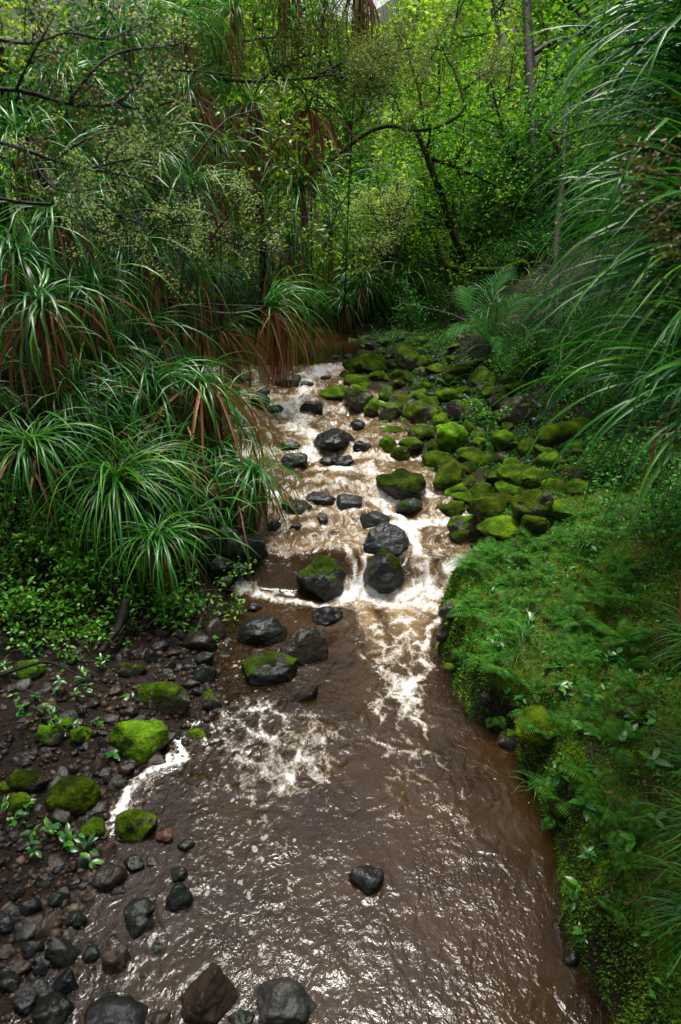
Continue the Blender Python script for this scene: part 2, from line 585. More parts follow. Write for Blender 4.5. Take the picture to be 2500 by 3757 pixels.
# ------------------------------------------------------------------ rocks: list first, water needs them
_ico = {}
def ico(level):
    if level not in _ico:
        bm = bmesh.new()
        bmesh.ops.create_icosphere(bm, subdivisions=level, radius=1.0)
        V = np.array([v.co[:] for v in bm.verts])
        F = np.array([[v.index for v in f.verts] for f in bm.faces])
        bm.free()
        _ico[level] = (V, F)
    return _ico[level]

def rock_shape(level, seed, ang=0.5, rough=1.0):
    V, F = ico(level)
    r = np.random.default_rng(seed)
    off = r.uniform(-50, 50, 3)
    v = V * (1 + 0.42 * fbm(V * 1.1 + off, 2, seed))[:, None]
    for _ in range(int(4 + 9 * ang)):
        n = r.normal(size=3); n /= np.linalg.norm(n)
        d = r.uniform(0.58, 0.9)
        ex = np.clip(v @ n - d, 0, None)
        v = v - n[None] * (ex * (0.55 + 0.4 * ang))[:, None]
    v = v * (1 + rough * (0.11 * fbm(v * 2.3 + off, 4, seed + 5) + 0.035 * fbm(v * 9 + off, 3, seed + 8)))[:, None]
    v = v / np.abs(v).max(axis=0)
    return v, F

ROCKS = []   # name, label, material, px, py, w, h, group, angularity
def rk(px, py, w, h, mat, label, group=None, ang=0.45, name='boulder'):
    ROCKS.append((px, py, w, h, mat, label, group, ang, name))

# in the little falls and the rapids
rk(1180, 2112, 175, 160, 'wetmoss', 'wet boulder with moss stripe splitting the little falls, water veil beside it', ang=0.3)
rk(1408, 2090, 150, 150, 'wetmoss', 'moss-topped dark boulder in the falls under the slabby black rock', ang=0.4)
rk(1408, 1985, 150, 105, 'dark', 'slabby wet black rock stacked on the moss-topped boulder at the falls', ang=0.8)
rk(1372, 1908, 92, 60, 'dark', 'small black rock washed over just upstream of the slabby black rock', ang=0.4)
rk(1222, 1618, 158, 88, 'dark', 'large smooth black boulder standing alone mid-rapids', ang=0.35)
rk(1328, 1642, 56, 38, 'dark', 'small wet rock touching the lone black boulder in the rapids', ang=0.4)
rk(1480, 1784, 154, 92, 'mossy', 'low rounded mossy boulder with bare pinkish patch in the rapids', ang=0.25)
rk(1506, 1856, 78, 50, 'wetmoss', 'small dark wet rock just below the low rounded mossy boulder', ang=0.4)
rk(1062, 1398, 100, 52, 'grey', 'grey-brown boulder in white water below the pool lip', ang=0.35)
rk(1226, 1442, 105, 36, 'mossy', 'flat mossy rock in the upper rapids beside white water', ang=0.3)
W2 = 'wet dark rock washed over by the rapids'
G2 = 'washed-over rocks in the rapids'
for q in [(1180, 1832, 110, 56), (1085, 1862, 110, 66), (1282, 1838, 80, 50), (1062, 1640, 78, 48), (1082, 1692, 92, 66), (1150, 1492, 90, 36),
          (1180, 1900, 50, 40), (1130, 1410, 50, 24), (970, 1442, 60, 44), (955, 1470, 66, 50), (1090, 1930, 60, 40), (1200, 1690, 60, 34),
          (1010, 1500, 60, 30), (1260, 1690, 70, 36), (905, 1560, 60, 40), (1195, 1388, 40, 24), (1310, 1560, 60, 20), (1000, 1930, 60, 40), (1230, 1960, 60, 34)]:
    rk(*q, 'dark', W2, G2, 0.5)
rk(838, 1985, 90, 125, 'grey', 'grey rock below the dead fronds at the left edge of the falls', ang=0.8)
rk(915, 1998, 118, 120, 'green', 'blocky green-black boulder standing in the water beside the falls', ang=0.85)
GL = 'dark blocks under the drooping fronds'
LL = 'dark blocky stone under the drooping fronds at the left waterline'
for q in [(770, 1905, 90, 60), (850, 1880, 80, 50), (760, 1990, 70, 70), (800, 2070, 90, 70), (880, 2085, 90, 60), (700, 2060, 80, 60), (935, 1890, 70, 46),
          (850, 1790, 70, 46), (900, 1720, 60, 40), (840, 1650, 60, 40), (820, 2130, 80, 50), (960, 1840, 60, 40), (880, 1480, 60, 44), (820, 1420, 60, 40), (900, 1390, 60, 34)]:
    rk(*q, 'grey' if q[0] % 3 == 0 else 'dark', LL, GL, 0.8)
for q in [(1145, 1298, 26, 14), (1232, 1312, 34, 18)]:
    rk(*q, 'grey', 'small pale stone breaking the still pool above the lip', 'pale stones in the upper pool', 0.3, 'stone')

# jumble of mossy boulders on the right of the rapids
GM = 'mossy boulders beside the rapids'
LM = 'moss-covered boulder in the jumble on the right of the rapids'
for q in [(1286, 1347, 56, 48), (1365, 1339, 100, 64), (1266, 1378, 40, 30), (1390, 1381, 68, 36), (1318, 1402, 92, 44), (1557, 1333, 56, 44), (1600, 1355, 80, 48),
          (1687, 1363, 64, 56), (1477, 1387, 64, 48), (1561, 1420, 52, 36), (1370, 1502, 72, 68), (1621, 1546, 56, 48), (1724, 1570, 68, 48),
          (1760, 1594, 52, 40), (1433, 1582, 76, 36), (1557, 1588, 92, 40), (1425, 1630, 56, 60), (1465, 1662, 64, 44), (1509, 1628, 76, 52), (1844, 1614, 88, 80),
          (1752, 1632, 48, 48), (1613, 1687, 104, 62), (1736, 1680, 104, 52), (1712, 1719, 60, 40), (1820, 1747, 64, 40), (1919, 1755, 151, 88), (1684, 1795, 96, 56),
          (1768, 1799, 88, 48), (1876, 1799, 104, 64), (1712, 1831, 104, 56), (1656, 1867, 88, 60), (2047, 1871, 88, 64), (1840, 1940, 136, 78),
          (2011, 1695, 96, 72), (2030, 1790, 90, 60), (1640, 1450, 70, 44), (1700, 1440, 60, 40), (1780, 1530, 60, 40), (1530, 1460, 60, 40), (1810, 1690, 60, 40),
          (1950, 1640, 80, 56), (1900, 1420, 70, 50), (1500, 1540, 60, 36), (1960, 1920, 90, 60), (2120, 1800, 100, 70), (1415, 1455, 50, 34), (1600, 1640, 50, 34), (1580, 1480, 70, 40), (1740, 1480, 60, 40)]:
    rk(*q, 'mossy', LM, GM, 0.4)
GD = 'dark half-mossed boulders beside the rapids'
LD = 'dark boulder with thin moss in the jumble on the right of the rapids'
for q in [(1437, 1339, 48, 40), (1461, 1482, 88, 56), (1684, 1502, 120, 68), (1836, 1478, 96, 64), (1645, 1395, 60, 44), (1330, 1440, 50, 36), (1545, 1370, 60, 40), (1800, 1440, 60, 40)]:
    rk(*q, 'half', LD, GD, 0.5)
rk(1485, 1311, 92, 80, 'lichen', 'tall grey boulder with pale lichen spots at the pool outlet', ang=0.5)
rk(1776, 1395, 90, 80, 'lichen', 'brown boulder with pale lichen cap at the foot of the palm seedling', ang=0.5)
rk(1318, 1470, 86, 92, 'half', 'upright mossy boulder with brown bare face at the water edge of the rapids', ang=0.3)
rk(1433, 1516, 78, 66, 'lichen', 'pointed pale-topped mossy boulder in front of a dark one', ang=0.6)
rk(1557, 1512, 136, 72, 'half', 'long low boulder with patchy pale moss in the jumble', ang=0.5)
rk(1904, 1512, 122, 112, 'half', 'big rounded boulder with pale moss crest backing the jumble under small shrubs', ang=0.3)
rk(1652, 1600, 104, 84, 'bright', 'brightest yellow-green pyramid-shaped mossy boulder in the jumble', ang=0.6)
rk(1656, 1747, 116, 92, 'bright', 'bright mossy boulder with bare brown front beside the still side pool', ang=0.4)
rk(1808, 1863, 160, 98, 'mossy', 'largest smooth mossy boulder in the front of the jumble', ang=0.3)
rk(1955, 1851, 116, 98, 'half', 'rounded brown boulder half mossed next to the largest smooth mossy one', ang=0.3)
rk(1720, 1943, 128, 108, 'half', 'dark blunt boulder with flat mossy top nearest the falls', ang=0.6)

# shore and pool on the left, lower down
rk(972, 2330, 180, 116, 'green', 'smooth slate-green boulder with a sharp ridge at the pool head', ang=0.75)
rk(1122, 2390, 160, 150, 'brown', 'upright brown pitted boulder leaning toward the plume of foam', ang=0.7)
rk(990, 2450, 194, 78, 'wetmoss', 'flat-topped green boulder with mossy edge in front of the slate-green one', ang=0.7)
rk(1112, 2546, 154, 92, 'brown', 'cracked brown rock sitting alone in the pool', ang=0.9)
rk(952, 2399, 52, 40, 'red', 'small red-brown stone wedged between two larger boulders', ang=0.4, name='stone')
rk(1148, 2330, 60, 50, 'dark', 'dark rock tucked behind the upright brown pitted boulder', ang=0.5)
rk(1195, 2262, 120, 56, 'dark', 'low rock washed by foam below the falls', ang=0.3)
rk(925, 2232, 70, 44, 'dark', 'small black rock in tan foam left below the falls', ang=0.6)
rk(785, 2318, 108, 96, 'brown', 'blocky brown boulder with a pale vein on the left shore', ang=0.8)
rk(733, 2360, 124, 74, 'brown', 'long rounded brown boulder below the blocky veined one', ang=0.4)
rk(745, 2415, 106, 62, 'dark', 'dark flat boulder beside the trickle on the left shore', ang=0.6)
rk(753, 2475, 78, 74, 'green', 'wet green-grey boulder at the trickle mouth', ang=0.6)
rk(602, 2560, 222, 138, 'lichen', 'big rounded olive boulder with pale lichen blotches on the gravel', ang=0.25)
rk(528, 2705, 238, 168, 'bright', 'big bright moss-covered boulder with white foam along its foot', ang=0.45)
rk(769, 2575, 86, 80, 'half', 'grey-green capped stone at the waterline above the foam', ang=0.4)
rk(721, 2700, 74, 46, 'bright', 'small bright mossy stone ringed by foam', ang=0.2, name='stone')
rk(191, 2694, 110, 76, 'lichen', 'pale-topped mossy boulder on the gravel beside a greener one', ang=0.4)
rk(303, 2694, 92, 54, 'mossy', 'low mossy stone between pale-topped boulder and big bright one', ang=0.4, name='stone')
rk(247, 2648, 54, 38, 'mossy', 'small round moss cushion stone above the pale-topped boulder', ang=0.2, name='stone')
rk(175, 2602, 78, 58, 'lichen', 'lichened stone half under leafy twigs on the gravel', ang=0.4, name='stone')
rk(100, 2872, 138, 94, 'half', 'dark mossy boulder with pale corner on the gravel', ang=0.6)
rk(271, 2912, 194, 108, 'mossy', 'long dark-green mossy boulder with pale right end on the gravel', ang=0.45)
rk(28, 2888, 56, 46, 'bright', 'small bright moss cushion stone left of the dark mossy boulder', ang=0.2, name='stone')
rk(68, 2945, 114, 82, 'mossy', 'shaded mossy boulder behind glossy seedling leaves', ang=0.4)
rk(478, 2458, 116, 66, 'lichen', 'angular lichened boulder half hidden by twigs above the olive boulder', ang=0.7)
rk(110, 2460, 110, 90, 'mossy', 'mossy boulder in the shade of the leafy shrub', ang=0.4)
rk(478, 2605, 74, 54, 'brown', 'round brown stone behind the big bright mossy boulder', ang=0.3, name='stone')
rk(398, 3122, 78, 66, 'brown', 'round brown stone perched above a larger twin at the waterline', ang=0.2, name='stone')
rk(398, 3212, 126, 106, 'brown', 'large round brown boulder at the waterline below a smaller twin', ang=0.2)
rk(490, 3028, 160, 78, 'half', 'wet sloping slab with moss tip among foam', ang=0.4)
rk(610, 3075, 70, 58, 'red', 'pinkish red stone standing in the shallows', ang=0.7, name='stone')
rk(560, 3010, 40, 46, 'red', 'narrow dark red stone beside the sloping mossy slab', ang=0.6, name='stone')
rk(685, 3098, 64, 48, 'green', 'dark green stone beside the pinkish red one in the shallows', ang=0.4, name='stone')
rk(343, 3036, 98, 62, 'mossy', 'mossy boulder right above the foam line, beside the wet slab', ang=0.3)
rk(653, 3300, 104, 112, 'green', 'dark green boulder just under the shallow water', ang=0.4)
rk(510, 3344, 112, 36, 'green', 'thin flat green stone with white rim in the shallows', ang=0.4, name='stone')
rk(510, 3396, 106, 62, 'green', 'oval grey-green stone with white rim below the thin flat one', ang=0.3, name='stone')
rk(434, 3535, 106, 106, 'brown', 'angular brown stone with a streak of foam on its left', ang=0.8)
rk(235, 3622, 102, 112, 'dark', 'square dark block at the shallow margin', ang=0.9)
rk(765, 3650, 208, 190, 'brown', 'big dark brown boulder rising from the pool with a green speck', ang=0.75)
rk(1040, 3680, 220, 150, 'grey', 'broad grey boulder just awash in rippling water', ang=0.4)
rk(1350, 3226, 124, 84, 'dark', 'lone black boulder in the open pool', ang=0.3)
rk(690, 2130, 70, 60, 'dark', LL, GL, 0.7)
rk(1668, 2232, 120, 84, 'half', 'dark reddish rock jutting from the bank foot beside the foam plume', ang=0.6)
rk(1636, 2330, 76, 64, 'brown', 'brown rock set in the mossy bank edge beside the plume', ang=0.6)
rk(1650, 2450, 66, 56, 'half', 'small half-mossed rock at the bank edge where the plume fades', ang=0.6)
rk(1985, 2660, 190, 140, 'bright', 'large bright moss-cushioned boulder bulging from the right bank', ang=0.2)
rk(1872, 2715, 84, 96, 'half', 'grey stone showing through moss at the bank edge', ang=0.5)
rk(2060, 2960, 100, 84, 'mossy', 'rounded mossy hump at the bank edge above the open pool', ang=0.2)
rk(2150, 2880, 130, 90, 'mossy', 'broad mossy hump set back from the bank edge', ang=0.2)
rk(2100, 3520, 64, 92, 'green', 'bare green-grey stone at the foot of the right bank', ang=0.6)
rk(2330, 2620, 140, 90, 'half', 'shaded boulder half sunk in the right bank among litter', ang=0.4)
rk(2380, 2980, 120, 90, 'half', 'dark boulder with pale lichen half buried behind the sedge', ang=0.4)
rk(1790, 2560, 50, 40, 'grey', 'bare grey stone in the moss of the fern bank', ang=0.6, name='stone')
GS = 'wet dark stones in the shallows'
LS = 'wet dark stone at the shallow left margin of the pool'
for q in [(223, 3496, 128, 114), (120, 3484, 84, 74), (24, 3394, 64, 80), (190, 3716, 144, 92), (414, 3742, 223, 66), (40, 3604, 90, 64), (108, 3332, 80, 72),
          (211, 3300, 74, 48), (160, 3245, 54, 44), (295, 3380, 52, 56), (590, 3742, 90, 60), (655, 3205, 70, 36), (490, 3170, 76, 60), (430, 3275, 60, 30),
          (340, 3500, 70, 60), (90, 3680, 90, 70), (20, 3500, 70, 56), (560, 3165, 60, 36), (320, 3300, 60, 40), (150, 3560, 50, 50), (270, 3240, 50, 36), (580, 3480, 60, 40), (60, 3280, 60, 44), (880, 3750, 90, 50)]:
    rk(*q, ('dark', 'green', 'brown')[q[0] % 3], LS, GS, 0.5, 'stone')
GB = 'larger loose stones on the gravel bar'
LB = 'loose brown stone lying on the gravel bar'
for q in [(558, 2414, 58, 66), (367, 2808, 66, 68), (462, 2824, 80, 58), (701, 2513, 66, 40), (721, 2538, 56, 36), (320, 2855, 42, 50), (430, 2875, 62, 46), (395, 2862, 44, 42),
          (335, 2990, 54, 40), (232, 3005, 84, 56), (390, 3000, 40, 70), (620, 2470, 50, 40), (345, 2580, 60, 44), (225, 2545, 50, 44), (400, 2640, 70, 30), (340, 2765, 60, 30),
          (620, 2440, 60, 30), (500, 2400, 70, 34), (420, 2540, 60, 30), (640, 2400, 60, 34), (180, 2640, 52, 30), (110, 2770, 50, 40), (60, 2790, 60, 44), (180, 2860, 40, 40), (60, 3230, 40, 30),
          (300, 2610, 40, 50), (265, 2820, 50, 34), (660, 2330, 60, 50), (600, 2320, 60, 40), (580, 2370, 80, 40), (840, 2350, 40, 30), (690, 2450, 60, 30), (270, 3180, 40, 60), (90, 3110, 50, 30), (200, 3150, 44, 30), (30, 3050, 40, 36)]:
    rk(*q, ('brown', 'brown', 'dark', 'grey')[q[1] % 4], LB, GB, 0.65, 'stone')

ROCKW = []     # for the water: x, y, radius, top z
rock_defs = []
for k, (px, py, w, h, mat, label, group, ang, name) in enumerate(ROCKS):
    if px > 1250 and py < 2000:
        w, h = w * 1.22, h * 1.2
    c = 0.1
    for _ in range(6):
        d = ray(px, py)
        t = np.linspace(2.0, 22, 900)
        P = CAMV + d[None] * t[:, None]
        dep = depth_at(P[:, 0], P[:, 1])
        zz = np.where(dep > 0, wz(P[:, 1]) - np.minimum(dep, 0.25 * c), ground(P[:, 0], P[:, 1])) + c * 0.45
        i = int(np.argmax(P[:, 2] < zz))
        p = P[i]; tt = t[i]
        aX = 0.5 * w / FPX * tt
        th = math.atan2(CAM_H - p[2], p[1])
        hv = 0.5 * h / FPX * tt
        bY = aX * 0.9
        c2 = hv * hv - (bY * math.sin(th)) ** 2
        lo = (0.62 if th > 0.55 else 0.45) * aX
        c = math.sqrt(max(c2, 0)) / math.cos(th) if c2 > 0 else lo
        if c < lo:
            c = lo
            bY = math.sqrt(max(hv * hv - (c * math.cos(th)) ** 2, (0.35 * aX) ** 2)) / math.sin(th)
            bY = min(bY, aX)
        c = min(c, 1.15 * aX)
    rock_defs.append((p, aX, bY, c, mat, label, group, ang, name, w))
    if stream_depth(p[0], p[1]) > -0.05:
        ROCKW.append((p[0], p[1], aX, bY, p[2] + c, c))

# singling out the look-alikes by the named neighbour they lie against
ANCH = [(rd[0], rd[5]) for rd in rock_defs if rd[6] is None]
SHORT = {}
for q, lab in ANCH:
    SHORT[lab] = ' '.join(lab.split()[:5])
_cut = {'wet boulder with': 'falls-splitting boulder', 'moss-topped dark boulder': 'moss-topped falls boulder', 'slabby wet black': 'slabby black rock', 'small black rock washed': 'small washed-over black rock',
 'large smooth black': 'lone black rapids boulder', 'small wet rock touching': 'small wet mid-rapids rock', 'low rounded mossy': 'low pink-patched boulder', 'small dark wet rock': 'small dark mossed rock',
 'grey-brown boulder': 'grey-brown boulder below the lip', 'flat mossy rock in': 'flat mossy rock of the upper rapids', 'grey rock below': 'grey rock under dead fronds', 'blocky green-black': 'blocky green-black boulder',
 'tall grey boulder': 'tall lichen-spotted grey boulder', 'brown boulder with pale': 'lichen-capped brown boulder', 'upright mossy boulder': 'upright brown-faced mossy boulder', 'pointed pale-topped': 'pointed pale-topped boulder',
 'long low boulder': 'long low patchy boulder', 'big rounded boulder with pale': 'big pale-crested boulder', 'brightest yellow-green': 'bright mossy pyramid boulder', 'bright mossy boulder with': 'bright bare-fronted boulder',
 'largest smooth mossy': 'largest smooth mossy boulder', 'rounded brown boulder half': 'rounded half-mossed brown boulder', 'dark blunt boulder': 'blunt flat-topped mossy boulder', 'smooth slate-green': 'slate-green ridged boulder',
 'upright brown pitted': 'upright brown pitted boulder', 'flat-topped green': 'flat-topped green boulder', 'cracked brown': 'cracked brown pool rock', 'small red-brown': 'small red-brown stone', 'dark rock tucked': 'dark tucked-away rock',
 'low rock washed': 'low foam-washed rock', 'small black rock in': 'small black rock in tan foam', 'blocky brown boulder': 'blocky veined boulder', 'long rounded brown': 'long rounded brown boulder', 'dark flat boulder': 'dark flat boulder by the trickle',
 'wet green-grey': 'wet green-grey boulder', 'big rounded olive': 'big olive lichened boulder', 'big bright moss': 'big bright mossy boulder', 'grey-green capped': 'grey-green capped stone', 'small bright mossy stone': 'foam-ringed mossy stone',
 'pale-topped mossy boulder': 'pale-topped gravel boulder', 'low mossy stone': 'low mossy gravel stone', 'small round moss': 'round moss cushion stone', 'lichened stone half': 'lichened stone under twigs', 'dark mossy boulder with pale': 'dark mossy pale-cornered boulder',
 'long dark-green': 'long dark-green mossy boulder', 'small bright moss cushion': 'bright moss cushion stone', 'shaded mossy': 'shaded mossy boulder by seedlings', 'angular lichened': 'angular lichened boulder', 'mossy boulder in the shade': 'mossy boulder shaded by the shrub',
 'round brown stone behind': 'round brown stone', 'round brown stone perched': 'smaller round brown twin', 'large round brown': 'large round brown twin', 'wet sloping': 'wet sloping slab', 'pinkish red': 'pinkish red stone', 'narrow dark red': 'narrow dark red stone',
 'dark green stone beside': 'dark green shallows stone', 'mossy boulder right above': 'mossy foam-line boulder', 'dark green boulder just': 'sunken dark green boulder', 'thin flat green': 'thin white-rimmed stone', 'oval grey-green': 'oval white-rimmed stone',
 'angular brown stone with': 'angular foam-streaked brown stone', 'square dark': 'square dark block', 'big dark brown': 'big dark brown pool boulder', 'broad grey': 'broad grey awash boulder', 'lone black boulder in the open': 'lone black pool boulder', 'dark reddish rock': 'dark reddish bank-foot rock', 'brown rock set': 'brown bank-edge rock', 'small half-mossed': 'small half-mossed edge rock',
 'large bright moss-cushioned': 'moss-cushioned bank boulder', 'grey stone showing': 'grey bank-edge stone', 'rounded mossy hump': 'mossy hump at the bank edge', 'broad mossy hump': 'broad set-back mossy hump', 'bare green-grey': 'bare green-grey bank stone',
 'shaded boulder half': 'shaded half-sunk bank boulder', 'dark boulder with pale lichen': 'half-buried lichened boulder', 'bare grey stone': 'bare grey stone of the fern bank'}
for lab in SHORT:
    for a_, b_ in _cut.items():
        if lab.startswith(a_):
            SHORT[lab] = b_
def near_anchor(p, rank=0):
    d_ = sorted(((p[0] - q[0]) ** 2 + (p[1] - q[1]) ** 2, lab) for q, lab in ANCH)
    return SHORT[d_[rank][1]]
BASE = {LM: 'moss-covered boulder', LD: 'dark thinly mossed boulder', LS: 'wet dark stone', LB: 'loose brown stone', W2: 'washed-over dark rock', LL: 'dark blocky stone'}
_seen = {}
for k, rd in enumerate(rock_defs):
    if rd[6] is None or rd[5] not in BASE:
        continue
    p_ = rd[0]
    d_ = [(math.hypot(p_[0] - q[0], (p_[1] - q[1])), q, lab) for q, lab in ANCH]
    d_.sort(key=lambda e: e[0])
    for dist, q, lab in d_[:4]:
        dx, dy = p_[0] - q[0], p_[1] - q[1]
        if abs(dy) > abs(dx):
            rel_ = 'just upstream of' if dy > 0 else 'just downstream of'
        else:
            bank_side = (dx > 0) == (q[0] > 0.3)
            rel_ = 'on the bank side of' if bank_side else 'on the stream side of'
        txt = BASE[rd[5]] + ' ' + rel_ + ' the ' + SHORT[lab]
        if txt not in _seen:
            break
    if len(txt.split()) > 15:
        txt = ' '.join(txt.split()[:15])
    if len(txt.split()) > 16:
        txt = txt.replace(' of the falls', '').replace(' just ', ' ')
    _seen[txt] = 1
    rock_defs[k] = rd[:5] + (txt,) + rd[6:]

for k, (p, aX, bY, c, mat, label, group, ang, name, w) in enumerate(rock_defs):
    lvl = 5 if w > 150 else 4
    v, F = rock_shape(lvl, 100 + k, ang, 1.0)
    b = Buf()
    b.add(v * np.array([aX * 1.1, bY * 1.08, c * 1.18]), F)
    o = b.build(name, M[mat])
    o.location = (p[0], p[1], p[2] - c * 0.1)
    o.rotation_euler = (random.uniform(-.12, .12), random.uniform(-.12, .12), random.uniform(-.25, .25))
    tag(o, label, 'rock' if name == 'boulder' else 'stone', group)

# ------------------------------------------------------------------ stream water
def row_steps():
    y, out = 1.15, []
    while y < 18.2:
        out.append(y)
        y += min(max((y * y + 16) / (682 * 4) * 1.0, 0.008), 0.028)
    return np.array(out)
wy = row_steps()
NXW = 305
u = np.linspace(0, 1, NXW)
WYg = np.repeat(wy, NXW)
x0, x1 = xL(wy) - 0.25, xR(wy) + 0.25
x0 = np.maximum(x0, -5.2)
WXg = (x0[:, None] + (x1 - x0)[:, None] * u[None, :]).ravel()

def stroke_field(X, Y, pts_px, wid, soft=1.0):
    P = np.array([on_water(*q)[:2] for q in pts_px])
    best = np.full(X.shape, 1e9)
    for a_, b_ in zip(P[:-1], P[1:]):
        ab = b_ - a_
        t = np.clip(((X - a_[0]) * ab[0] + (Y - a_[1]) * ab[1]) / (ab @ ab + 1e-9), 0, 1)
        best = np.minimum(best, np.hypot(X - a_[0] - t * ab[0], Y - a_[1] - t * ab[1]))
    return np.exp(-(best / wid) ** 2 * soft)

Pw = np.stack([WXg, WYg, np.zeros_like(WXg)], -1)
warp = np.stack([fbm(Pw * 3.0, 2, 40), fbm(Pw * 3.0 + 9, 2, 41), np.zeros_like(WXg)], -1)
Pwp = Pw + warp * 0.10
XW, YW = Pwp[:, 0], Pwp[:, 1]

foam = np.zeros_like(WXg)
def st(pts, wid, s):
    global foam
    foam = np.maximum(foam, s * stroke_field(XW, YW, pts, wid))
# base of the falls and the plume
st([(870, 2140), (930, 2165), (1000, 2185), (1080, 2200), (1180, 2205)], 0.10, 0.95)
st([(1230, 2195), (1300, 2165), (1400, 2165), (1480, 2170), (1560, 2165), (1600, 2190)], 0.17, 1.05)
st([(1330, 2190), (1420, 2210), (1540, 2210), (1590, 2240)], 0.20, 0.95)
st([(1600, 2220), (1595, 2300), (1570, 2380), (1560, 2450), (1490, 2510)], 0.07, 1.0)
st([(1310, 2220), (1380, 2330), (1420, 2440), (1470, 2500)], 0.18, 0.72)
st([(1470, 2230), (1510, 2330), (1490, 2430), (1480, 2520), (1490, 2600)], 0.30, 0.80)
st([(1330, 2400), (1370, 2440), (1430, 2470), (1490, 2480), (1560, 2420)], 0.05, 0.9)
st([(1360, 2580), (1440, 2540), (1500, 2540), (1580, 2530)], 0.07, 0.62)
st([(1400, 2660), (1440, 2620), (1520, 2610), (1555, 2650), (1555, 2700)], 0.035, 0.95)
st([(1410, 2560), (1400, 2640), (1390, 2700)], 0.08, 0.62)
st([(1430, 2760), (1530, 2740), (1590, 2760), (1620, 2800)], 0.05, 0.55)
st([(1440, 2790), (1480, 2850), (1560, 2860)], 0.05, 0.5)
st([(1590, 2880), (1620, 2950), (1680, 2960)], 0.06, 0.48)
st([(1370, 2900), (1480, 2940)], 0.08, 0.40)
# chutes
st([(1440, 1885), (1490, 1930), (1530, 2000), (1545, 2080), (1560, 2160)], 0.11, 0.92)
st([(1700, 2045), (1650, 2075), (1610, 2120), (1590, 2180)], 0.12, 0.98)
st([(1255, 2030), (1290, 2080), (1300, 2150)], 0.05, 0.9)
st([(1340, 2030), (1320, 2100), (1310, 2150)], 0.05, 0.85)
st([(1240, 2020), (1300, 2005), (1340, 2015)], 0.06, 0.7)
st([(950, 2050), (960, 2110), (1000, 2160)], 0.09, 0.35)
# rapids: main thread
st([(1240, 1348), (1180, 1360), (1120, 1390), (1130, 1440), (1070, 1480), (1050, 1500), (1130, 1530), (1080, 1570)], 0.34, 0.86)
st([(1080, 1350), (1150, 1362), (1230, 1352)], 0.12, 0.6)
st([(950, 1370), (930, 1420), (1000, 1460), (1060, 1480)], 0.25, 0.62)
st([(1080, 1570), (1150, 1600), (1130, 1680), (1260, 1680), (1360, 1680), (1430, 1670)], 0.24, 0.82)
st([(1170, 1720), (1270, 1730), (1360, 1720), (1390, 1780), (1400, 1850), (1440, 1890)], 0.24, 0.80)
st([(1120, 1760), (1230, 1760), (1330, 1780)], 0.18, 0.66)
st([(1070, 1900), (1180, 1880), (1290, 1880), (1340, 1880)], 0.14, 0.72)
st([(1050, 1960), (1150, 1930), (1260, 1950), (1330, 1980)], 0.14, 0.62)
st([(990, 2010), (1100, 2000), (1200, 2010)], 0.16, 0.5)
st([(1560, 1840), (1620, 1900), (1560, 1960), (1600, 2010)], 0.2, 0.55)
st([(900, 1900), (960, 1960), (1010, 1990)], 0.2, 0.55)
st([(1280, 1480), (1350, 1560), (1400, 1580)], 0.2, 0.5)
st([(830, 1500), (900, 1640), (960, 1740), (1000, 1850)], 0.35, 0.55)
# left eddy and the thick scum line
st([(850, 2640), (960, 2620), (1100, 2660), (1180, 2740), (1140, 2830), (1000, 2850), (900, 2800)], 0.24, 0.80)
st([(880, 2690), (1000, 2740), (1080, 2760)], 0.36, 0.76)
st([(760, 2860), (860, 2780), (900, 2680), (840, 2620)], 0.2, 0.6)
st([(1000, 2660), (1140, 2720), (1200, 2800)], 0.16, 0.66)
st([(950, 3000), (1000, 3060), (1010, 3120)], 0.1, 0.52)
st([(1450, 2700), (1500, 2780), (1650, 2900), (1700, 3000)], 0.35, 0.42)
st([(1380, 2650), (1430, 2800), (1450, 2960)], 0.2, 0.46)
st([(830, 2870), (900, 2840), (960, 2850)], 0.06, 0.7)
st([(800, 2610), (740, 2640), (690, 2660), (650, 2700)], 0.06, 0.95)
st([(660, 2715), (645, 2770), (590, 2810), (520, 2850), (470, 2900), (430, 2970), (400, 3030)], 0.10, 1.25)
st([(600, 2830), (560, 2900), (500, 2950)], 0.15, 0.75)
st([(680, 2720), (760, 2720), (790, 2690), (770, 2660)], 0.03, 0.9)
st([(500, 3060), (580, 3040), (640, 3060)], 0.06, 0.62)
st([(470, 3550), (400, 3480), (370, 3580)], 0.03, 0.6)
st([(560, 3330), (580, 3370), (540, 3420), (460, 3400)], 0.02, 0.7)
rap = sstep(6.6, 6.9, WYg) * (1 - sstep(12.9, 13.2, WYg))
foam = np.maximum(foam, 0.50 * rap + 0.12 * rap * fbm(Pw * np.array([2.0, 1.2, 1]), 3, 21))
# collars of foam at rocks, wakes downstream
rockh = np.zeros_like(WXg)
w_patch = fbm(Pw * 4.0, 2, 77)
for (rx, ry, ra, rb, rt, rc) in ROCKW:
    dd = np.hypot((WXg - rx) / (ra + 0.02), (WYg - ry) / (rb + 0.02))
    near = (dd < 1.8)
    turb = 0.9 if (ry > 6.45 and ry < 13.4) else 0.42
    foam[near] = np.maximum(foam[near], turb * (0.25 + 0.5 * w_patch[near]) * np.exp(-((dd[near] - 1.0) / 0.2) ** 2))
    if 6.4 < ry < 13.3:
        up = np.exp(-(((WXg - rx) / ra) ** 2) - ((WYg - (ry + rb)) / (rb * 0.7)) ** 2)
        dn = np.exp(-(((WXg - rx) / ra) ** 2) - ((WYg - (ry - rb)) / (rb * 0.9)) ** 2)
        rockh += min(rc, 0.12) * (0.5 * up - 0.45 * dn)

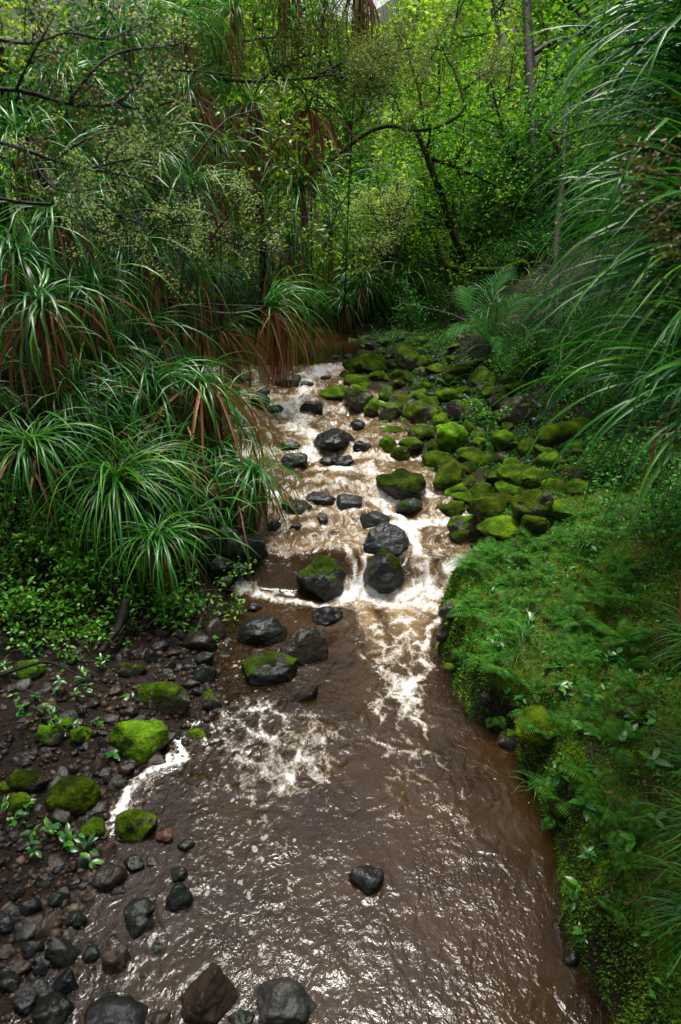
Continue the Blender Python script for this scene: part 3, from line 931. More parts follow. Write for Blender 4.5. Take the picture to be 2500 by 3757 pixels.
stepy = WYg + rap * (0.22 * fbm(Pw * np.array([1.7, 0.6, 1]), 3, 71))
zb = np.where(WYg > 6.95, wz(np.where(WYg > 12.6, WYg, stepy)), wz(WYg + 0.10 * rap * fbm(Pw * np.array([3.0, 1.0, 1]), 2, 73)))
sl = np.abs(wz(stepy + 0.05) - wz(stepy - 0.05)) / 0.1
foam = np.maximum(foam, rap * (0.30 + 0.62 * sstep(0.06, 0.42, np.abs(wz(stepy + 0.16) - wz(stepy - 0.02)) / 0.18)) * (0.75 + 0.5 * fbm(Pw * 2.3, 2, 79)) * (1 - 0.5 * sstep(12.3, 12.7, WYg)))
plunge = np.exp(-((WYg - 6.1) / 0.55) ** 2) * sstep(-0.6, 0.1, WXg) + 0.0
pool_far = sstep(13.0, 13.6, WYg)
amp_s = 0.0085 + 0.036 * rap + 0.026 * plunge
amp_s = amp_s * (1 - 0.75 * pool_far)
w1 = fbm(Pwp * np.array([2.6, 2.2, 1]), 3, 31)
w2 = fbm(Pwp * np.array([9.0, 6.5, 1]) + warp * 1.5, 3, 33)
w3 = 1 - np.abs(fbm(Pwp * np.array([12.0, 9.0, 1]), 2, 35)) * 2
shore = np.clip(stream_depth(WXg, WYg) / 0.10, 0.12, 1)
# stepped rapids: lumpy riffles
steps = 0.05 * rap * (1 - np.abs(fbm(Pwp * np.array([1.1, 1.9, 1]), 2, 37)) * 2.2)
zw = zb + shore * (amp_s * (0.9 * w1 + (0.30 + 0.35 * rap) * w2 + 0.16 * w3)) + steps * 0.6 + rockh + 0.02 * np.clip(foam, 0, 1) * (0.5 + w2)
wv = np.stack([WXg, WYg, zw], -1)
nyw = len(wy)
ii = (np.arange(nyw - 1)[:, None] * NXW + np.arange(NXW - 1)[None, :]).ravel()
wF = np.stack([ii, ii + 1, ii + NXW + 1, ii + NXW], -1)

def water_material():
    m, nt, out = new_mat('muddy_stream_water')
    geo = nt.nodes.new('ShaderNodeNewGeometry')
    pos = geo.outputs['Position']
    def mapped(sx, sy):
        mp = nt.nodes.new('ShaderNodeMapping')
        mp.inputs['Scale'].default_value = (sx, sy, 1.0)
        nt.links.new(pos, mp.inputs['Vector'])
        return mp.outputs[0]
    def noise(v, sc, det=3.0, rg=0.55, dist=0.0):
        n = N_(nt, 'ShaderNodeTexNoise', i_Scale=sc, i_Detail=det, i_Roughness=rg, i_Distortion=dist)
        nt.links.new(v, n.inputs['Vector'])
        return n.outputs[0]
    D = N_(nt, 'ShaderNodeAttribute', attribute_name='foam').outputs['Fac']
    T = N_(nt, 'ShaderNodeAttribute', attribute_name='turbid').outputs['Fac']
    A = N_(nt, 'ShaderNodeAttribute', attribute_name='aerated').outputs['Fac']
    Bb = N_(nt, 'ShaderNodeAttribute', attribute_name='bubbles').outputs['Fac']
    v1 = mapped(1.0, 0.72)
    def ridge(n):
        return math_(nt, 'SUBTRACT', 1.0, math_(nt, 'MULTIPLY', math_(nt, 'ABSOLUTE', math_(nt, 'SUBTRACT', n, 0.5)), 7.0), clamp=True)
    ra = ridge(noise(v1, 6.5, 4.0, 0.6, 0.9))
    rb = ridge(noise(v1, 19.0, 4.0, 0.65, 1.0))
    fz = noise(v1, 55.0, 3.0, 0.7)
    def webs(sc, wid, warp_sc, warp_am):
        nz_ = N_(nt, 'ShaderNodeTexNoise', i_Scale=warp_sc, i_Detail=4.0, i_Roughness=0.6)
        nt.links.new(pos, nz_.inputs['Vector'])
        v_ = nt.nodes.new('ShaderNodeVectorMath'); v_.operation = 'MULTIPLY_ADD'
        v_.inputs[1].default_value = (warp_am, warp_am, 0.0)
        nt.links.new(nz_.outputs['Color'], v_.inputs[0]); nt.links.new(v1, v_.inputs[2])
        fl = nt.nodes.new('ShaderNodeVectorMath'); fl.operation = 'MULTIPLY'
        fl.inputs[1].default_value = (1, 1, 0)
        nt.links.new(v_.outputs[0], fl.inputs[0])
        w_ = N_(nt, 'ShaderNodeTexVoronoi', feature='DISTANCE_TO_EDGE')
        w_.inputs['Scale'].default_value = sc
        nt.links.new(fl.outputs[0], w_.inputs['Vector'])
        return math_(nt, 'SUBTRACT', 1.0, math_(nt, 'MULTIPLY', w_.outputs['Distance'], 1.0 / wid), clamp=True)
    wa = webs(6.0, 0.34, 5.0, 0.16)
    wb_ = webs(17.0, 0.42, 12.0, 0.07)
    low = noise(v1, 3.4, 3.0, 0.6, 1.6)
    lace = math_(nt, 'ADD', math_(nt, 'MULTIPLY', wa, 0.50), math_(nt, 'MULTIPLY', wb_, 0.26))
    lace = math_(nt, 'ADD', lace, math_(nt, 'MULTIPLY', math_(nt, 'SUBTRACT', low, 0.5), 1.1))
    lace = math_(nt, 'ADD', lace, math_(nt, 'ADD', 0.05, math_(nt, 'MULTIPLY', math_(nt, 'SUBTRACT', fz, 0.5), 0.7)))
    Rp = N_(nt, 'ShaderNodeAttribute', attribute_name='rapid').outputs['Fac']
    churn = math_(nt, 'ADD', math_(nt, 'MULTIPLY', math_(nt, 'SUBTRACT', noise(mapped(1.0, 0.62), 6.5, 7.0, 0.72, 0.7), 0.5), 2.6), 0.52)
    churn = math_(nt, 'ADD', churn, math_(nt, 'MULTIPLY', math_(nt, 'SUBTRACT', fz, 0.5), 0.5))
    churn = math_(nt, 'MAXIMUM', churn, math_(nt, 'MULTIPLY', lace, 0.8))
    mxr = nt.nodes.new('ShaderNodeMix'); mxr.data_type = 'FLOAT'
    nt.links.new(Rp, mxr.inputs[0]); nt.links.new(lace, mxr.inputs[2]); nt.links.new(churn, mxr.inputs[3])
    rr = mxr.outputs[0]
    f = math_(nt, 'SUBTRACT', math_(nt, 'ADD', math_(nt, 'ADD', math_(nt, 'MULTIPLY', D, 0.80), math_(nt, 'MULTIPLY', math_(nt, 'MULTIPLY', Rp, D), 0.22)), rr), 1.02)
    mr = N_(nt, 'ShaderNodeMapRange')
    mr.inputs['From Min'].default_value = 0.0
    mr.inputs['From Max'].default_value = 0.5
    nt.links.new(f, mr.inputs['Value'])
    gate = N_(nt, 'ShaderNodeMapRange')
    gate.inputs['From Min'].default_value = 0.06
    gate.inputs['From Max'].default_value = 0.25
    nt.links.new(D, gate.inputs['Value'])
    foamf = math_(nt, 'MULTIPLY', mr.outputs[0], gate.outputs[0])
    # drifting bubbles: little rings and dots
    vo = N_(nt, 'ShaderNodeTexVoronoi', feature='F1', distance='EUCLIDEAN')
    vo.inputs['Scale'].default_value = 19.0
    wv_ = N_(nt, 'ShaderNodeTexNoise', i_Scale=14.0, i_Detail=3.0)
    nt.links.new(pos, wv_.inputs['Vector'])
    vm = nt.nodes.new('ShaderNodeVectorMath'); vm.operation = 'MULTIPLY_ADD'
    vm.inputs[1].default_value = (0.10, 0.10, 0.0)
    nt.links.new(wv_.outputs['Color'], vm.inputs[0]); nt.links.new(pos, vm.inputs[2])
    nt.links.new(vm.outputs[0], vo.inputs['Vector'])
    sepc = nt.nodes.new('ShaderNodeSeparateColor')
    nt.links.new(vo.outputs['Color'], sepc.inputs[0])
    rad = math_(nt, 'MULTIPLY', math_(nt, 'POWER', sepc.outputs[0], 3.0), math_(nt, 'MULTIPLY', Bb, 0.5))
    bub = math_(nt, 'MULTIPLY', math_(nt, 'MULTIPLY', math_(nt, 'SUBTRACT', rad, vo.outputs['Distance']), 7.0, clamp=True), math_(nt, 'GREATER_THAN', Bb, sepc.outputs[1]))
    bub = math_(nt, 'MULTIPLY', bub, math_(nt, 'ADD', 0.25, math_(nt, 'MULTIPLY', fz, 0.8)))
    foamf = math_(nt, 'MAXIMUM', foamf, bub)
    # colours
    n_br = noise(pos, 1.6, 3.0)
    brown = ramp(nt, [(0.3, (0.018, 0.0088, 0.0032)), (0.7, (0.045, 0.0245, 0.0098))], n_br).outputs[0]
    tan = ramp(nt, [(0.3, (0.10, 0.058, 0.021)), (0.7, (0.34, 0.225, 0.105))], math_(nt, 'ADD', math_(nt, 'MULTIPLY', fz, 0.5), math_(nt, 'MULTIPLY', noise(v1, 9.0, 3.0), 0.5))).outputs[0]
    body = mixc(nt, A, brown, tan)
    white = ramp(nt, [(0.0, (0.24, 0.16, 0.085)), (0.42, (0.46, 0.39, 0.30)), (1.0, (0.68, 0.68, 0.69))], foamf).outputs[0]
    fcol = mixc(nt, foamf, body, white)
    # ripples
    h1 = noise(mapped(1.0, 0.7), 9.0, 3.0, 0.55, 1.4)
    h2 = noise(mapped(1.0, 0.75), 27.0, 3.0, 0.58, 1.0)
    calm = N_(nt, 'ShaderNodeAttribute', attribute_name='calm').outputs['Fac']
    hh = math_(nt, 'ADD', math_(nt, 'MULTIPLY', h1, 0.8), math_(nt, 'MULTIPLY', h2, 0.42))
    gust = math_(nt, 'ADD', 0.35, math_(nt, 'MULTIPLY', math_(nt, 'SUBTRACT', noise(mapped(1.0, 0.55), 1.9, 3.0, 0.6, 0.6), 0.32), 2.3), clamp=False)
    hh = math_(nt, 'MULTIPLY', hh, math_(nt, 'MAXIMUM', gust, 0.25))
    hh = math_(nt, 'ADD', math_(nt, 'MULTIPLY', hh, math_(nt, 'SUBTRACT', 1.0, calm)), math_(nt, 'MULTIPLY', foamf, 0.25))
    bmp = N_(nt, 'ShaderNodeBump')
    bmp.inputs['Strength'].default_value = 0.85
    bmp.inputs['Distance'].default_value = 0.0145
    nt.links.new(hh, bmp.inputs['Height'])
    p = N_(nt, 'ShaderNodeBsdfPrincipled')
    p.inputs['IOR'].default_value = 1.36
    p.inputs['Specular IOR Level'].default_value = 0.5
    nt.links.new(fcol, p.inputs['Base Color'])
    nt.links.new(math_(nt, 'ADD', 0.06, math_(nt, 'MULTIPLY', foamf, 0.55)), p.inputs['Roughness'])
    nt.links.new(bmp.outputs[0], p.inputs['Normal'])
    # shallow water lets the bed show through
    tr = nt.nodes.new('ShaderNodeBsdfTransparent')
    tr.inputs['Color'].default_value = (0.80, 0.66, 0.46, 1)
    gl = nt.nodes.new('ShaderNodeBsdfGlossy')
    gl.inputs['Roughness'].default_value = 0.06
    nt.links.new(bmp.outputs[0], gl.inputs['Normal'])
    fr = nt.nodes.new('ShaderNodeFresnel')
    fr.inputs['IOR'].default_value = 1.45
    nt.links.new(bmp.outputs[0], fr.inputs['Normal'])
    clear = nt.nodes.new('ShaderNodeMixShader')
    nt.links.new(fr.outputs[0], clear.inputs[0])
    nt.links.new(tr.outputs[0], clear.inputs[1])
    nt.links.new(gl.outputs[0], clear.inputs[2])
    op = math_(nt, 'MAXIMUM', T, math_(nt, 'MAXIMUM', foamf, A), clamp=True)
    mx = nt.nodes.new('ShaderNodeMixShader')
    nt.links.new(op, mx.inputs[0])
    nt.links.new(clear.outputs[0], mx.inputs[1])
    nt.links.new(p.outputs[0], mx.inputs[2])
    nt.links.new(mx.outputs[0], out.inputs['Surface'])
    return m
wb = Buf(); wb.add(wv, wF)
w_me = wb.mesh('water', water_material())
def attr(me, name, v):
    a_ = me.attributes.new(name, 'FLOAT', 'POINT')
    a_.data.foreach_set('value', np.asarray(v, np.float32))
depw = zw - ground(WXg, WYg)
attr(w_me, 'foam', foam)
attr(w_me, 'turbid', 1 - np.exp(-np.clip(depw, 0, None) / (0.055 + 0.11 * (1 - sstep(4.6, 6.0, WYg)) * (1 - sstep(-0.4, 0.8, WXg)))))
aer = np.clip(0.85 * sstep(0.30, 0.75, foam) * rap + plunge * sstep(0.35, 0.8, foam), 0, 1)
attr(w_me, 'aerated', np.clip(aer, 0, 1))
bubv = ((1 - sstep(5.6, 6.2, WYg)) * (1 - sstep(-0.6, 0.4, WXg)) * 1.0 + 0.3 * pool_far) * sstep(-0.45, 0.2, fbm(Pwp * 1.7, 3, 83))
attr(w_me, 'bubbles', bubv)
attr(w_me, 'rapid', np.clip(rap + 0.8 * np.exp(-((WYg - 6.25) / 0.3) ** 2), 0, 1))
attr(w_me, 'calm', np.clip(pool_far * 0.85 + 0.0, 0, 1))
tag(link('water', w_me), kind='structure')

# ================================================================== strap-leaved climbers (kiekie) and sedges
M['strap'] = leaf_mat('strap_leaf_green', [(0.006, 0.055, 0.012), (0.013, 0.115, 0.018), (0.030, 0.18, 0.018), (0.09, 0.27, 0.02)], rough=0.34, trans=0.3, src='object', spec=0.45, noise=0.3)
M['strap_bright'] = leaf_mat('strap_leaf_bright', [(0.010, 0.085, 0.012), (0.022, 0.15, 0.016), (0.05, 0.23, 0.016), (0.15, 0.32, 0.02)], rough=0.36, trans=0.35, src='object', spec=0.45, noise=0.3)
M['strap_dead'] = leaf_mat('strap_leaf_dead', [(0.09, 0.032, 0.011), (0.24, 0.092, 0.032), (0.38, 0.17, 0.065), (0.48, 0.28, 0.14)], rough=0.55, trans=0.15, src='object', noise=0.4, yellow=(1.1, 0.9, 0.7))
M['strap_mass'] = leaf_mat('strap_leaf_mass', [(0.005, 0.045, 0.010), (0.011, 0.095, 0.015), (0.026, 0.16, 0.016), (0.07, 0.23, 0.018)], rough=0.4, trans=0.28, src='island', spec=0.3)
M['strap_front'] = leaf_mat('strap_leaf_front', [(0.007, 0.07, 0.010), (0.016, 0.13, 0.014), (0.04, 0.21, 0.016), (0.11, 0.30, 0.02)], rough=0.4, trans=0.3, src='island', spec=0.3)
M['dead_mass'] = leaf_mat('dead_strap_mass', [(0.05, 0.02, 0.009), (0.15, 0.062, 0.026), (0.28, 0.14, 0.06)], rough=0.6, trans=0.1, src='island')
def bark_mat(name, c1, c2, moss=None, sc=14.0):
    return rock_mat(name, c1, c2, moss=moss, rough=0.6, scale=sc)
M['bark'] = bark_mat('dark_bark', (0.005, 0.004, 0.003), (0.028, 0.020, 0.015))
M['bark_moss'] = bark_mat('mossy_bark', (0.007, 0.005, 0.004), (0.04, 0.028, 0.02), moss=0.25)
M['bark_pale'] = bark_mat('pale_lichened_bark', (0.03, 0.025, 0.018), (0.14, 0.12, 0.085))
M['bark_red'] = bark_mat('red_brown_bark', (0.03, 0.014, 0.009), (0.12, 0.06, 0.04))
M['twig'] = bark_mat('twig_bark', (0.03, 0.016, 0.009), (0.14, 0.085, 0.045))

def strap_curve(e0, droop, power, seg, r, kink=0.0):
    """unit-length blade centre line in the xz plane"""
    t = np.linspace(0, 1, seg + 1)
    a_ = e0 - droop * t ** power
    if r.random() < kink:
        t0 = r.uniform(0.35, 0.75)
        a_ = a_ - R(r.uniform(35, 80)) * (t > t0)
    a_ = np.maximum(a_, R(-89))
    ds = 1.0 / seg
    x = np.concatenate([[0], np.cumsum(np.cos(a_[:-1]) * ds)])
    z = np.concatenate([[0], np.cumsum(np.sin(a_[:-1]) * ds)])
    y = np.cumsum(r.normal(0, 0.004, seg + 1)) * 2
    return t, a_, np.stack([x, y, z], -1)

def strap_geo(e0, droop, power, seg, wid, fold, seed, curl=0.0):
    r = np.random.default_rng(seed)
    t, a_, C = strap_curve(e0, droop, power, seg, r, 0.05 if seg < 8 else 0.16)
    w = wid * np.clip(0.45 + t * 4, 0, 1) * np.clip((1 - t ** 2.6) , 0.03, 1)
    tw = curl * t * r.choice([-1, 1])
    Nn = np.stack([-np.sin(a_) * np.cos(tw), np.sin(tw), np.cos(a_) * np.cos(tw)], -1)
    Tn = np.stack([np.cos(a_), 0 * a_, np.sin(a_)], -1)
    S = np.cross(Nn, Tn)
    Lf = C + S * w[:, None] * 0.5 + Nn * (w * fold)[:, None]
    Rt = C - S * w[:, None] * 0.5 + Nn * (w * fold)[:, None]
    V = np.stack([Lf, C, Rt], 1).reshape(-1, 3)
    i = np.arange(seg)[:, None] * 3
    F = np.concatenate([i + np.array([[0, 1, 4, 3]]), i + np.array([[1, 2, 5, 4]])], 0)
    return V, F

LEAF_E0 = [82, 72, 62, 52, 42, 30, 18, 6, -8]
def leaf_family(prefix, mat, wid, droop_rng, power_rng, seed, e0s=LEAF_E0, var=5, curl=0.5, fold=0.22, seg=9):
    fam = {}
    r = np.random.default_rng(seed)
    for e in e0s:
        fam[e] = []
        for k in range(var):
            b = Buf()
            V, F = strap_geo(R(e), R(r.uniform(*droop_rng)), r.uniform(*power_rng), seg, wid * r.uniform(0.85, 1.15), fold, seed * 100 + e * 3 + k, curl)
            b.add(V, F)
            fam[e].append(b.mesh(prefix, mat))
    return fam
FAM = {
    'green': leaf_family('leaf', M['strap'], 0.017, (110, 175), (0.7, 1.2), 1),
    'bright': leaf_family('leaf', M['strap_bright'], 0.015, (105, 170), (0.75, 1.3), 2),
    'near': leaf_family('leaf', M['strap'], 0.026, (70, 130), (1.0, 1.7), 3, seg=12),
    'sedge': leaf_family('leaf', M['strap_bright'], 0.011, (80, 150), (1.0, 1.8), 4),
    'dead': leaf_family('dead_leaf', M['strap_dead'], 0.032, (60, 110), (0.35, 0.8), 5, e0s=[10, -20, -45, -68], var=4, curl=1.6, fold=0.4),
}
def pick(fam, e):
    k = min(fam.keys(), key=lambda q: abs(q - e))
    return random.choice(fam[k])

GLK = 'strap-leaved climbers on the left bank'
LSC = {'green': 1.34, 'bright': 1.2, 'near': 0.82, 'sedge': 0.9}
def rosette(pos, L, nlive, ndead, az, label, fam='green', spread=360, group=None, cat='plant', name='kiekie_plant', stem_to=None, dead_len=1.0, e_rng=(-12, 66), size=0.06, bias=1.0, stem_r=0.022):
    if fam == 'bright' and e_rng == (-12, 66):
        e_rng, nlive = (-15, 55), int(nlive * 1.25)
    root = empty(name, pos)
    tag(root, label, cat, group)
    P = np.asarray(pos, float)
    if stem_to is None:
        # the stem drops to the bank behind and below
        sx = -0.35 if pos[0] < 0.5 else 0.35
        g = (pos[0] + sx, pos[1] + 0.35)
        stem_to = (g[0], g[1], gz(*g) - 0.05)
    S = np.asarray(stem_to, float)
    mid = (P + S) / 2 + np.array([random.uniform(-.3, .3), random.uniform(-.1, .3), random.uniform(-.25, .05)])
    b = Buf()
    pts = spline([S - P, mid - P, np.zeros(3)], 12)
    b.tube(pts, np.linspace(stem_r * 1.2, stem_r * 0.7, 12), 6, 0.2)
    b.build('stem', M['bark'], root)
    for k in range(int(nlive * 1.25)):
        e = random.uniform(*e_rng) if bias == 1.0 else e_rng[0] + (e_rng[1] - e_rng[0]) * random.random() ** bias
        o = link('leaf', pick(FAM[fam], e), root)
        s = L * LSC[fam] * random.uniform(0.65, 1.15)
        ang = az + random.gauss(0, 0.33) * spread * 0.5 if spread < 360 else random.uniform(0, 360)
        o.rotation_euler = (random.uniform(-.12, .12), random.uniform(-.15, .15), R(ang))
        o.scale = (s, s * random.uniform(0.8, 1.25) / max(L, 0.7) , s)
        o.location = (random.gauss(0, size * .5), random.gauss(0, size * .5), random.uniform(-size, size))
    for k in range(int(ndead * 1.6 + (8 if group == GLK else 0))):
        e = random.choice([10, -20, -20, -45, -45, -68])
        o = link('dead_leaf', pick(FAM['dead'], e), root)
        s = dead_len * random.uniform(0.5, 1.1)
        ang = az + random.gauss(0, 0.4) * spread * 0.5 if spread < 360 else random.uniform(0, 360)
        o.rotation_euler = (random.uniform(-.1, .1), random.uniform(-.1, .25), R(ang))
        o.scale = (s, s * random.uniform(0.6, 1.3) / max(dead_len, 0.7), s)
        o.location = (random.gauss(0, size * .6), random.gauss(0, size * .6), -size * random.uniform(0.3, 3.0))
    return root

def front(px, py, depth, gap=0.25):
    """keep a pixel's point in front of the bank"""
    h = on_ground(px, py)
    dh = float((h - CAMV) @ FWD)
    if h[2] < CAM_H + 20 and dh > 1.6:
        depth = min(depth, dh - gap)
    return at(px, py, depth)

GLK = 'strap-leaved climbers on the left bank'
LK = [
 (430, 1770, 7.0, 1.2, 150, 12, 0, 'bright', 360, 'big dome of arching bright strap leaves above the lower falls', 1.0),
 (110, 1630, 6.6, 1.05, 85, 4, 0, 'bright', 360, 'spreading bright strap-leaved clump beside the small-leaved shrub', 1.0),
 (215, 1480, 7.4, 1.05, 70, 10, 0, 'green', 360, 'dark strap-leaved clump below the hanging brown leaf tassel', 1.0),
 (580, 1970, 6.7, 0.8, 75, 6, -30, 'bright', 360, 'lowest strap-leaved clump fanning down to the gravel beside the falls', 0.9),
 (150, 1110, 6.9, 0.95, 50, 34, 0, 'green', 360, 'upright strap-leaved rosette with a long brown tassel of dead leaves below', 1.5),
 (330, 1330, 8.2, 1.30, 85, 8, 0, 'green', 360, 'deep green waterfall of long strap leaves on the shaded bank', 1.0),
 (480, 1270, 8.8, 1.30, 80, 6, 0, 'green', 360, 'shaded strap-leaved clump in the hollow beside the gap of light', 1.0),
 (570, 1410, 8.3, 1.15, 80, 14, -10, 'green', 360, 'dark glossy strap-leaved clump leaning out behind the dead-leaved rosette', 1.2),
 (740, 1400, 8.2, 0.80, 48, 40, 0, 'green', 360, 'small rosette with a thick curtain of brown dead leaves beneath it', 1.9),
 (930, 1735, 8.0, 0.80, 62, 34, -20, 'green', 360, 'rosette reaching out over the rapids with dead brown leaves dangling', 1.0),
 (820, 1500, 8.9, 0.85, 55, 10, -10, 'green', 360, 'thin-leaved rosette trailing leaf tips over the rapids', 1.0),
 (800, 1650, 8.3, 0.75, 50, 14, -20, 'green', 360, 'low rosette against the bank just above the reaching one', 1.2),
 (560, 560, 9.0, 1.30, 80, 10, 0, 'green', 360, 'high strap-leaved rosette with pale shining leaves under brown skirts', 1.2),
 (380, 700, 8.4, 1.25, 75, 8, 0, 'green', 360, 'high rosette behind lichened twigs, leaves hanging straight down', 1.2),
 (220, 800, 7.8, 1.20, 75, 12, 0, 'green', 360, 'high rosette behind twigs with brown and green hanging leaves', 1.2),
 (700, 700, 9.3, 1.25, 65, 16, 0, 'green', 360, 'rosette with glossy drooping leaves left of the yellow-green sprig', 1.4),
 (520, 930, 8.8, 1.15, 70, 14, 0, 'green', 360, 'mid-height rosette whose leaves hang in front of a black hollow', 1.3),
 (60, 930, 7.3, 1.10, 55, 16, 0, 'green', 360, 'rosette above the brown tassel, leaves mixed green and brown', 1.3),
 (720, 1010, 9.8, 1.0, 60, 22, 0, 'green', 360, 'rosette with thin brown threads hanging above the bright gap', 1.4),
 (330, 1050, 8.0, 1.1, 60, 18, 0, 'green', 360, 'rosette with long bicoloured leaves between the two mid-height ones', 1.4),
]
for px, py, d, L, nl, nd, az, fam, sp, lab, dl in LK:
    rosette(front(px, py, d, 0.9 if nd > 30 or px > 780 else 0.35), L, nl, nd, az, lab, fam, sp, dead_len=dl, group=GLK)
# the reaching branch over the pool
br = at(985, 1125, 10.8)
bs = spline([at(560, 1090, 10.2), at(680, 1130, 10.5), at(800, 1150, 10.7), at(900, 1148, 10.8), br], 16)
r12 = rosette(br, 1.15, 70, 46, 0, 'rosette ending a bare arching stem over the upper pool, rusty dead leaves dangling', 'bright', 200, dead_len=1.35, stem_to=bs[0], e_rng=(10, 75), group=GLK, size=0.09)
b = Buf(); b.tube(bs - br, np.linspace(0.035, 0.022, 16), 7, 0.2); b.build('branch', M['twig'], r12)
br2 = at(820, 1205, 10.6)
bs2 = spline([at(560, 1150, 10.0), at(680, 1180, 10.3), at(760, 1215, 10.5), br2], 14)
r13 = rosette(br2, 0.7, 16, 34, 0, 'withered rosette on a sagging dark stem, mostly brown threads, under the arching stem', 'green', 200, dead_len=1.2, stem_to=bs2[0], e_rng=(10, 75), group=GLK)
b = Buf(); b.tube(bs2 - br2, np.linspace(0.04, 0.03, 14), 7, 0.2); b.build('branch', M['bark'], r13)

GBK = 'strap-leaved climbers behind the pool'
BK = [
 (1100, 700, 12.6, 1.5, 80, 10, -20, 'green', 'large clump of silvery arching leaves behind the reaching rosette', 1.2),
 (1210, 860, 13.6, 1.35, 70, 10, -10, 'green', 'arching clump of fine leaves falling toward the pool', 1.2),
 (1060, 900, 13.0, 1.2, 60, 22, 0, 'green', 'clump with brown hanging leaves above the head of the pool', 1.3),
 (1330, 1040, 15.6, 1.0, 60, 12, 0, 'green', 'tussock of strap leaves on the far pool shore beside crooked roots', 0.8),
 (1270, 1110, 16.0, 0.9, 55, 10, 0, 'green', 'low dark tussock dipping its leaves in the far pool', 0.8),
 (1480, 1010, 16.6, 1.2, 60, 6, 0, 'green', 'fine-leaved sedge hanging from the far bank behind the mossy log branch', 0.8),
 (1440, 700, 17.0, 1.2, 30, 50, 0, 'green', 'mostly dead brown-skirted rosette below the arching mossy limb', 1.4),
 (1380, 880, 16.6, 1.0, 20, 40, 0, 'green', 'dead brown skirt hanging among pale lichen above the far shore', 1.2),
 (690, 320, 10.8, 1.2, 40, 60, 0, 'green', 'high rosette with a broad skirt of dead brown leaves below feathery twigs', 1.6),
 (920, 380, 12.0, 1.2, 40, 70, 0, 'green', 'dead brown leaf skirt hanging under the feathery canopy', 1.6),
 (1130, 390, 12.6, 1.2, 36, 70, 0, 'green', 'long brown curtain of dead leaves beside the arching mossy limb', 1.7),
 (800, 520, 11.2, 1.2, 50, 46, 0, 'green', 'rosette of mixed green and brown leaves beneath the skirts', 1.5),
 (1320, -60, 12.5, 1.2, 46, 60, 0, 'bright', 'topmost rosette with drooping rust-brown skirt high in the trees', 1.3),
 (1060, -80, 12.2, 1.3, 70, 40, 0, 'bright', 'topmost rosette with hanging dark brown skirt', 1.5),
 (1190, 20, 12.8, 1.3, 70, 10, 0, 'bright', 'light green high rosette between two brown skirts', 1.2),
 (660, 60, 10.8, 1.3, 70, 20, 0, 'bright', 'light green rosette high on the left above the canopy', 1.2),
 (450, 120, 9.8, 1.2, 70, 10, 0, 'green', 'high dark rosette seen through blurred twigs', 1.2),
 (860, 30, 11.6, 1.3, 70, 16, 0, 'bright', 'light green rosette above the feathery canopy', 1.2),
 (480, 400, 9.6, 1.2, 70, 16, 0, 'green', 'high rosette behind blurred dark twigs with hanging leaves', 1.2),
 (250, 300, 8.8, 1.2, 70, 10, 0, 'green', 'high dark rosette deep behind blurred lichened twigs', 1.2),
 (90, 520, 8.2, 1.2, 70, 10, 0, 'green', 'high rosette in shade behind the thick blurred branches', 1.2),
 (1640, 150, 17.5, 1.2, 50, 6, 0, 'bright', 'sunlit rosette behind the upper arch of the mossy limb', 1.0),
]
for px, py, d, L, nl, nd, az, fam, lab, dl in BK:
    p = front(px, py, d)
    # these climb trees: their stems run down to the ground straight below
    g = (p[0] - 0.3, p[1] + 0.5)
    rosette(p, L, nl, nd, az, lab, fam, 360, dead_len=dl, stem_to=(g[0], g[1], gz(*g) - 0.05), group=GBK, stem_r=0.016)

GRK = 'strap-leaved plants crowding the right edge'
RK = [
 (2720, 120, 3.5, 1.5, 75, 4, 175, 'near', 'topmost overhanging strap-leaved plant on the right with pale shining leaves'),
 (2660, 420, 3.9, 1.5, 80, 4, 180, 'near', 'overhanging strap-leaved plant level with the tall dark trunk'),
 (2720, 700, 3.5, 1.5, 80, 4, 185, 'near', 'overhanging strap-leaved plant behind the rusty-leaved sprig'),
 (2640, 900, 4.1, 1.5, 85, 4, 185, 'near', 'long-leaved overhanging plant sweeping toward the pool'),
 (2700, 1050, 3.3, 1.5, 85, 4, 190, 'near', 'big overhanging plant with broad silvery near leaves'),
 (2680, 1330, 3.7, 1.4, 80, 4, 195, 'near', 'overhanging plant whose leaves hang over the mossy bank'),
 (2680, 1500, 3.0, 1.25, 55, 4, 200, 'near', 'lowest overhanging plant with dark leaves hanging by the fern bank'),
 (2620, 620, 5.2, 1.0, 70, 4, 180, 'green', 'darker strap-leaved plant set back on the right slope'),
 (2600, 1120, 5.4, 1.0, 75, 4, 190, 'green', 'set-back strap-leaved plant over the mossy log'),
 (2640, 220, 5.4, 1.0, 70, 4, 180, 'green', 'set-back high strap-leaved plant against the trees on the right'),
]
for px, py, d, L, nl, nd, az, fam, lab in RK:
    p = at(px, py, d)
    g = (p[0] + 0.7, p[1] + 0.3)
    rosette(p, L, int(nl * 1.25), 1, az, lab, fam, 230, stem_to=(g[0] + 0.6, g[1] + 0.6, gz(g[0] + .6, g[1] + .6) - 0.05), e_rng=(5, 80), group=GRK, stem_r=0.015, size=0.1, cat='plant')
GSG = 'sedge tussocks on the right bank'
SG = [(2600, 2880, 'sedge tussock leaning over the moss beside dry twigs'), (2640, 3130, 'sedge tussock drooping over bright moss'),
      (2650, 3420, 'lowest sedge tussock at the bank foot'), (2560, 2420, 'dark sedge tussock in the shade above the ferns')]
for px, py, lab in SG:
    p = on_ground(min(px, 2600), py)
    rosette((p[0] + 0.05, p[1], p[2] + 0.05), 0.6, 60, 4, 175, lab, 'sedge', 220, e_rng=(15, 80), group=GSG, name='sedge_tussock', size=0.05, stem_to=(p[0] + .05, p[1], p[2] - 0.1), dead_len=0.5)

